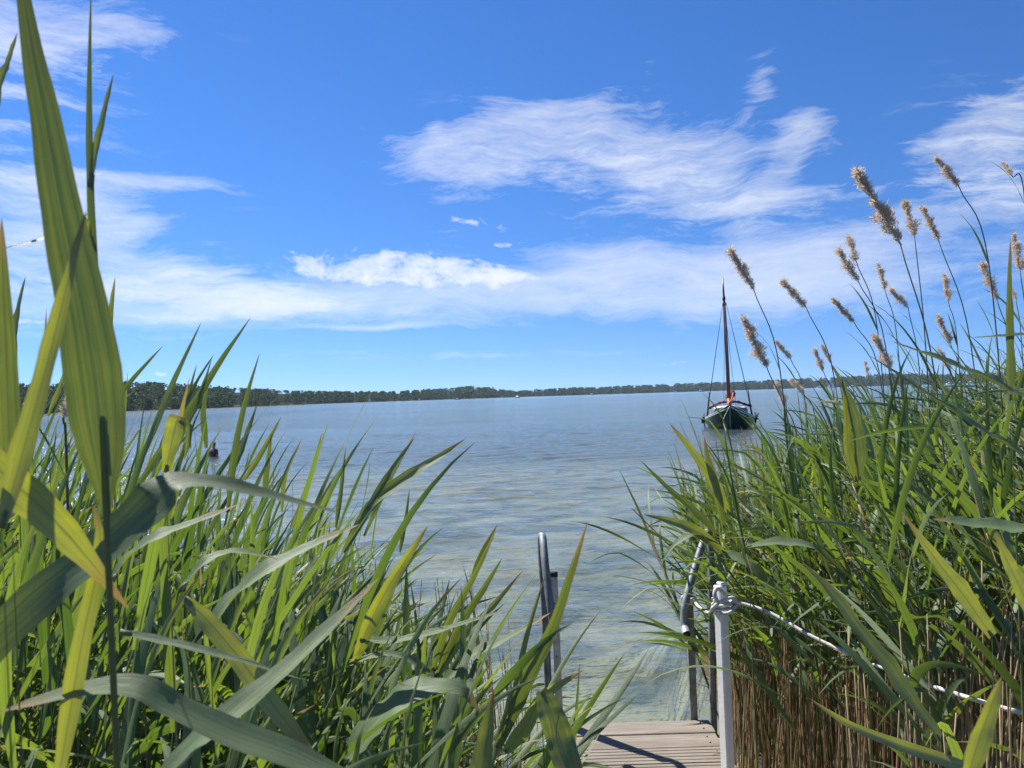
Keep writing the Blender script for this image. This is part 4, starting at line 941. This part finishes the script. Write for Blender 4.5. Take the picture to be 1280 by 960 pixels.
hero('giant broad reed blade rising to the very top of the picture', r=.0028, leaves=[
    lf(66, (133, 645, .55), (129, 570, .55), (122, 500, .55), (112, 430, .55), (95, 340, .555), (76, 250, .56), (58, 150, .57), (42, 70, .58), (26, -30, .60), n=(.25, -1, .25),
       prof=[(0, .16), (.04, .26), (.08, .5), (.14, .80), (.2, .9), (.32, 1), (.45, .88), (.6, .68), (.8, .48), (1, .18)], fold=.10, t=.2, collar=False)], seed=1, stem_to=(124, 500, .558), stem_extra=[(130, 575, .556)])
hero('tall thin reed shoot standing right beside the giant blade', [
    lf(10, (127, 440, .75), (118, 330, .75), (113, 220, .75), (112, 100, .76), (114, -20, .77), n=THRU, t=.1),
    lf(8, (113, 232, .75), (122, 180, .75), (133, 130, .76), (142, 92, .77), n=MIX, t=.6),
    lf(7, (116, 310, .75), (106, 270, .74), (88, 290, .72), (50, 300, .7), (0, 312, .68), n=MIX, t=.8)], seed=2, r=.003)
hero('blue green reed blade cut by the edge of the picture beside the giant blade', r=.002, leaves=[
    lf(30, (14, 640, .6), (12, 560, .6), (8, 450, .6), (4, 360, .6), (2, 270, .6), n=(.3, -1, .1), t=.3),
    lf(9, (-10, 180, .8), (0, 110, .8), (12, 75, .8), (22, 40, .8), n=MIX, t=.5)], seed=3)
hero('yellow green blade crossing low in front of the giant blade', r=.002, leaves=[
    lf(26, (2, 660, .5), (22, 590, .5), (44, 510, .5), (68, 420, .5), (88, 340, .5), (108, 262, .51), n=(.0, -1, .1), t=.75)], seed=4)
hero('dark reed blade that climbs, then bends over into a pale arc', [
    lf(48, (-60, 870, .62), (0, 795, .62), (70, 730, .62), (130, 685, .62), (185, 635, .62), (212, 606, .63), (255, 602, .64), (320, 614, .66), (420, 640, .69), n=(.55, -.75, .5), n2=(-.2, -.5, 1), fold=.07, t=.15,
       prof=[(0, .8), (.2, 1), (.5, .95), (.62, .75), (.7, .38), (.85, .28), (1, .05)])], seed=5)
hero('broad bright blade leaning down from the lower corner of the bed', [
    lf(44, (-60, 520, .52), (0, 588, .52), (50, 632, .53), (95, 680, .54), (160, 760, .56), n=(.1, -1, .2), t=.8, prof=[(0, .7), (.4, 1), (.7, .8), (1, .05)], collar=False)], seed=6)
hero('upright luminous yellow green blade in the lower corner of the bed', [
    lf(24, (70, 990, .62), (86, 900, .62), (103, 800, .62), (120, 720, .62), (125, 670, .62), (117, 630, .62), n=(.1, -1, .0), t=.95, fold=.08)], seed=7)
hero('pale arched blade sweeping along the bottom of the picture', [
    lf(34, (460, 985, .62), (380, 950, .62), (285, 915, .62), (215, 880, .62), (170, 858, .62), (110, 860, .62), (55, 873, .62), (0, 890, .63), n=UP, n2=(-.2, -.7, 1), t=.3, fold=.06)], seed=8)
hero('pale straight blade rising from the bottom of the picture towards the ladder', [
    lf(27, (190, 985, .75), (240, 932, .76), (300, 882, .78), (360, 832, .8), (420, 775, .83), (474, 722, .86), n=(-.1, -.5, 1), t=.45, fold=.08)], seed=9)
hero('flat bright green blade slanting down in the middle of the bed', [
    lf(26, (232, 748, .95), (268, 785, .94), (305, 830, .93), (345, 885, .92), (395, 950, .9), n=(.1, -1, .25), t=.9, prof=[(0, .3), (.15, .8), (.5, 1), (.8, .9), (1, .3)]),
    lf(9, (225, 738, .95), (260, 700, .96), (300, 690, .98), (350, 700, 1.0), n=UP, t=.5)], seed=10)
hero('pale folded blade arching up out of the middle of the bed', [
    lf(19, (262, 790, 1.0), (285, 755, 1.0), (330, 715, 1.0), (385, 685, 1.02), (450, 655, 1.05), n=UP, t=.35)], seed=11)
hero('pale narrow blade curling over near the yellow green one', [
    lf(15, (138, 730, .85), (158, 700, .85), (195, 672, .85), (240, 655, .86), (300, 630, .88), n=UP, t=.4),
    lf(10, (150, 790, .85), (220, 805, .86), (300, 825, .87), (380, 850, .88), n=UP, t=.2)], seed=12)
hero('broken reed leaf hanging from a bent stalk before the bather', [
    lf(22, (207, 590, 1.2), (213, 560, 1.2), (220, 530, 1.2), (224, 520, 1.2), n=THRU, t=.85, prof=[(0, .4), (.5, 1), (1, .9)]),
    lf(10, (226, 524, 1.2), (236, 535, 1.2), (234, 560, 1.2), (230, 575, 1.2), n=(.3, -1, .4), t=.3, prof=[(0, 1), (.5, .7), (1, .1)], collar=False)], seed=13, r=.003)
hero('long dark blade pointing up at the sky above the nearer wood', [
    lf(11, (170, 610, 1.6), (205, 560, 1.6), (245, 500, 1.6), (280, 445, 1.6), (314, 396, 1.6), n=(.4, -.9, .3), t=.1),
    lf(6, (200, 570, 1.6), (240, 520, 1.6), (255, 480, 1.6), (265, 448, 1.6), n=MIX, t=.6)], seed=14, r=.003)
hero('slim blade standing over the bather with a sharp tip', [
    lf(9, (285, 640, 1.7), (290, 590, 1.7), (298, 540, 1.7), (310, 490, 1.7), (325, 440, 1.7), n=(.3, -1, .1), t=.15)], seed=15, r=.003)
hero('long bright blade reaching out over the open water', [
    lf(14, (430, 690, 1.9), (465, 632, 1.9), (510, 595, 1.9), (548, 572, 1.9), (583, 548, 1.9), n=MIX, t=.85),
    lf(9, (438, 680, 1.9), (470, 620, 1.9), (495, 580, 1.9), (520, 545, 1.9), n=MIX, t=.3)], seed=16, r=.003)
hero('stout bright blade standing up between the bed and the ladder', [
    lf(19, (443, 830, 1.6), (462, 780, 1.6), (485, 735, 1.6), (510, 695, 1.6), (535, 657, 1.6), n=(.1, -1, .1), t=.9),
    lf(9, (450, 800, 1.6), (500, 800, 1.6), (560, 785, 1.6), (640, 760, 1.62), n=UP, t=.3)], seed=17)
hero('fan of upright blades just short of the ladder', [
    lf(13, (545, 850, 1.8), (575, 800, 1.8), (610, 765, 1.8), (655, 712, 1.8), n=MIX, t=.85), lf(11, (545, 850, 1.8), (570, 790, 1.8), (605, 735, 1.8), (628, 697, 1.8), n=(.4, -.8, .4), t=.2),
    lf(10, (540, 840, 1.8), (560, 780, 1.8), (595, 715, 1.8), (622, 657, 1.8), n=(.4, -.9, .2), t=.3), lf(12, (548, 860, 1.8), (590, 820, 1.8), (630, 800, 1.8), (690, 765, 1.8), n=UP, t=.25),
    lf(9, (545, 845, 1.8), (500, 820, 1.78), (460, 822, 1.76), (420, 840, 1.74), n=UP, t=.5)], seed=18)
hero('tall sharp blade standing before the ladder handrail', [
    lf(19, (622, 935, 1.7), (645, 880, 1.7), (668, 830, 1.7), (692, 780, 1.7), (714, 715, 1.7), (735, 650, 1.7), n=(.35, -.9, .3), t=.25),
    lf(9, (630, 920, 1.7), (645, 860, 1.7), (660, 790, 1.7), (684, 712, 1.7), n=MIX, t=.7), lf(20, (632, 940, 1.7), (655, 910, 1.68), (680, 870, 1.66), (728, 838, 1.66), n=THRU, t=.9)], seed=19)
hero('broad pale blade bowing down over the jetty planks', [
    lf(36, (676, 862, 1.25), (688, 890, 1.24), (702, 930, 1.23), (718, 985, 1.2), n=(-.15, -.8, .7), t=.35, prof=[(0, .35), (.2, .8), (.6, 1), (1, .9)])], stem_to=None, seed=20)
hero('upright pale blade at the bottom of the picture beside the jetty', [
    lf(27, (598, 1010, 1.1), (603, 960, 1.1), (610, 910, 1.1), (617, 862, 1.1), n=(-.5, -.9, .3), t=.5, prof=[(0, .8), (.4, 1), (.7, .6), (1, .05)])], seed=21)
hero('wide pale blade bent over in the lower middle of the bed', [
    lf(32, (432, 955, 1.3), (460, 915, 1.3), (495, 880, 1.3), (530, 860, 1.3), (575, 862, 1.3), (600, 890, 1.3), n=UP, t=.3, fold=.06)], seed=22)
for k, (bx, by, tx, ty, d) in enumerate([(140, 505, 204, 432, 2.4), (180, 570, 252, 402, 1.9), (222, 540, 268, 442, 2.2), (352, 640, 377, 550, 2.6), (366, 660, 403, 539, 2.6), (292, 590, 322, 504, 2.4),
        (455, 670, 521, 537, 2.6), (136, 440, 144, 346, 1.5), (18, 470, 32, 345, 1.4), (50, 520, 58, 385, 1.6), (60, 520, 92, 430, 2.0), (238, 560, 246, 455, 2.2), (258, 560, 262, 470, 2.4), (306, 600, 352, 520, 2.5),
        (420, 660, 432, 560, 2.7), (330, 620, 340, 540, 2.5), (590, 720, 622, 655, 2.4), (500, 690, 512, 610, 2.6)]):
    q = np.random.default_rng(k); mx, my = (bx + tx) / 2 + q.uniform(-9, 3), (by + ty) / 2
    t = hero('slender dark shoot standing up thinly above the bed before the lake', [lf(q.uniform(5, 8), (bx, by, d), (mx, my, d), (tx, ty, d), n=((.5, -.8, .3), THRU, MIX)[k % 3], t=q.uniform(.05, .5), collar=False)], seed=60 + k, r=.0022)
    t['group'] = 'slender shoots rising out of the ladder side bed'
# beside and before the rope
hero('long grey green blade slanting across the plumes at the edge of the picture', [
    lf(17, (1300, 506, 1.25), (1240, 478, 1.25), (1180, 452, 1.25), (1112, 426, 1.25), n=UP, t=.3)], seed=30)
hero('long straight blade slanting under the one that crosses the plumes', [
    lf(14, (1290, 575, 1.5), (1230, 540, 1.5), (1160, 494, 1.5), (1084, 443, 1.5), n=UP, t=.35)], seed=31)
hero('narrow upright blade at the edge of the picture against the sky', [
    lf(10, (1263, 500, 1.6), (1262, 440, 1.6), (1261, 370, 1.6), (1263, 296, 1.6), n=THRU, t=.25),
    lf(5, (1290, 418, 1.6), (1260, 420, 1.6), (1215, 422, 1.6), n=UP, t=.2, collar=False)], seed=32, r=.003)
hero('level pale blade lying straight out from the edge of the picture', [
    lf(15, (1300, 662, 1.3), (1250, 659, 1.3), (1205, 654, 1.3), (1165, 649, 1.3), n=UP, t=.35)], seed=33)
hero('thick bright blade pointing up and away from the rope', [
    lf(22, (1240, 795, 1.3), (1205, 745, 1.3), (1170, 700, 1.3), (1127, 640, 1.3), n=(.1, -1, .2), t=.9, prof=[(0, .5), (.2, .9), (.4, 1), (.7, .6), (1, .05)])], seed=34)
hero('bright blade leaning in from the edge of the picture above the rope', [
    lf(20, (1300, 790, 1.2), (1275, 735, 1.2), (1258, 700, 1.2), (1243, 665, 1.2), n=(.1, -1, .2), t=.85)], seed=35)
hero('broad grey green blade lying across the rope', [
    lf(20, (1175, 925, 1.5), (1130, 865, 1.5), (1085, 805, 1.5), (1040, 745, 1.5), (1000, 700, 1.5), n=UP, t=.25)], seed=36)
hero('blurred yellow green blade close to the camera under the rope', [
    lf(24, (1206, 985, .62), (1222, 930, .62), (1238, 885, .62), (1252, 845, .62), n=(.0, -1, .1), t=.8)], seed=37)
hero('bright blade slanting along the bottom of the picture under the rope', [
    lf(16, (1245, 975, 1.4), (1180, 950, 1.4), (1120, 930, 1.4), (1060, 905, 1.4), (1010, 872, 1.4), n=MIX, t=.9)], seed=38)
hero('reed with long dark blades fanning out over the water above the white post', [
    lf(13, (905, 690, 3.0), (870, 664, 3.0), (840, 652, 3.0), (804, 643, 3.0), n=MIX, t=.75), lf(8, (900, 680, 3.0), (870, 668, 3.0), (845, 680, 3.0), (826, 704, 3.0), n=UP, t=.1),
    lf(9, (898, 670, 3.0), (870, 640, 3.0), (835, 610, 3.0), (800, 575, 3.0), n=MIX, t=.2), lf(14, (910, 640, 3.0), (890, 600, 3.0), (866, 565, 3.0), (836, 528, 3.0), n=THRU, t=.8),
    lf(11, (905, 660, 3.0), (895, 610, 3.0), (885, 575, 3.0), (880, 545, 3.0), n=MIX, t=.4), lf(13, (905, 690, 3.0), (935, 705, 2.95), (965, 735, 2.9), (990, 760, 2.85), n=UP, t=.5)], seed=39)
hero('pair of tall upright grey green blades in mid bed against the water', [
    lf(14, (1075, 600, 2.2), (1072, 550, 2.2), (1062, 505, 2.2), (1040, 455, 2.2), n=(.4, -.8, .4), t=.2), lf(12, (1070, 600, 2.2), (1060, 560, 2.2), (1058, 520, 2.2), (1052, 470, 2.2), n=THRU, t=.5)], seed=40)
hero('pale blade curving level over the canes behind the white post', [
    lf(10, (935, 683, 2.4), (975, 678, 2.4), (1015, 684, 2.4), (1050, 712, 2.4), (1075, 735, 2.4), n=UP, t=.45)], seed=41)
print('objects', len(bpy.data.objects))
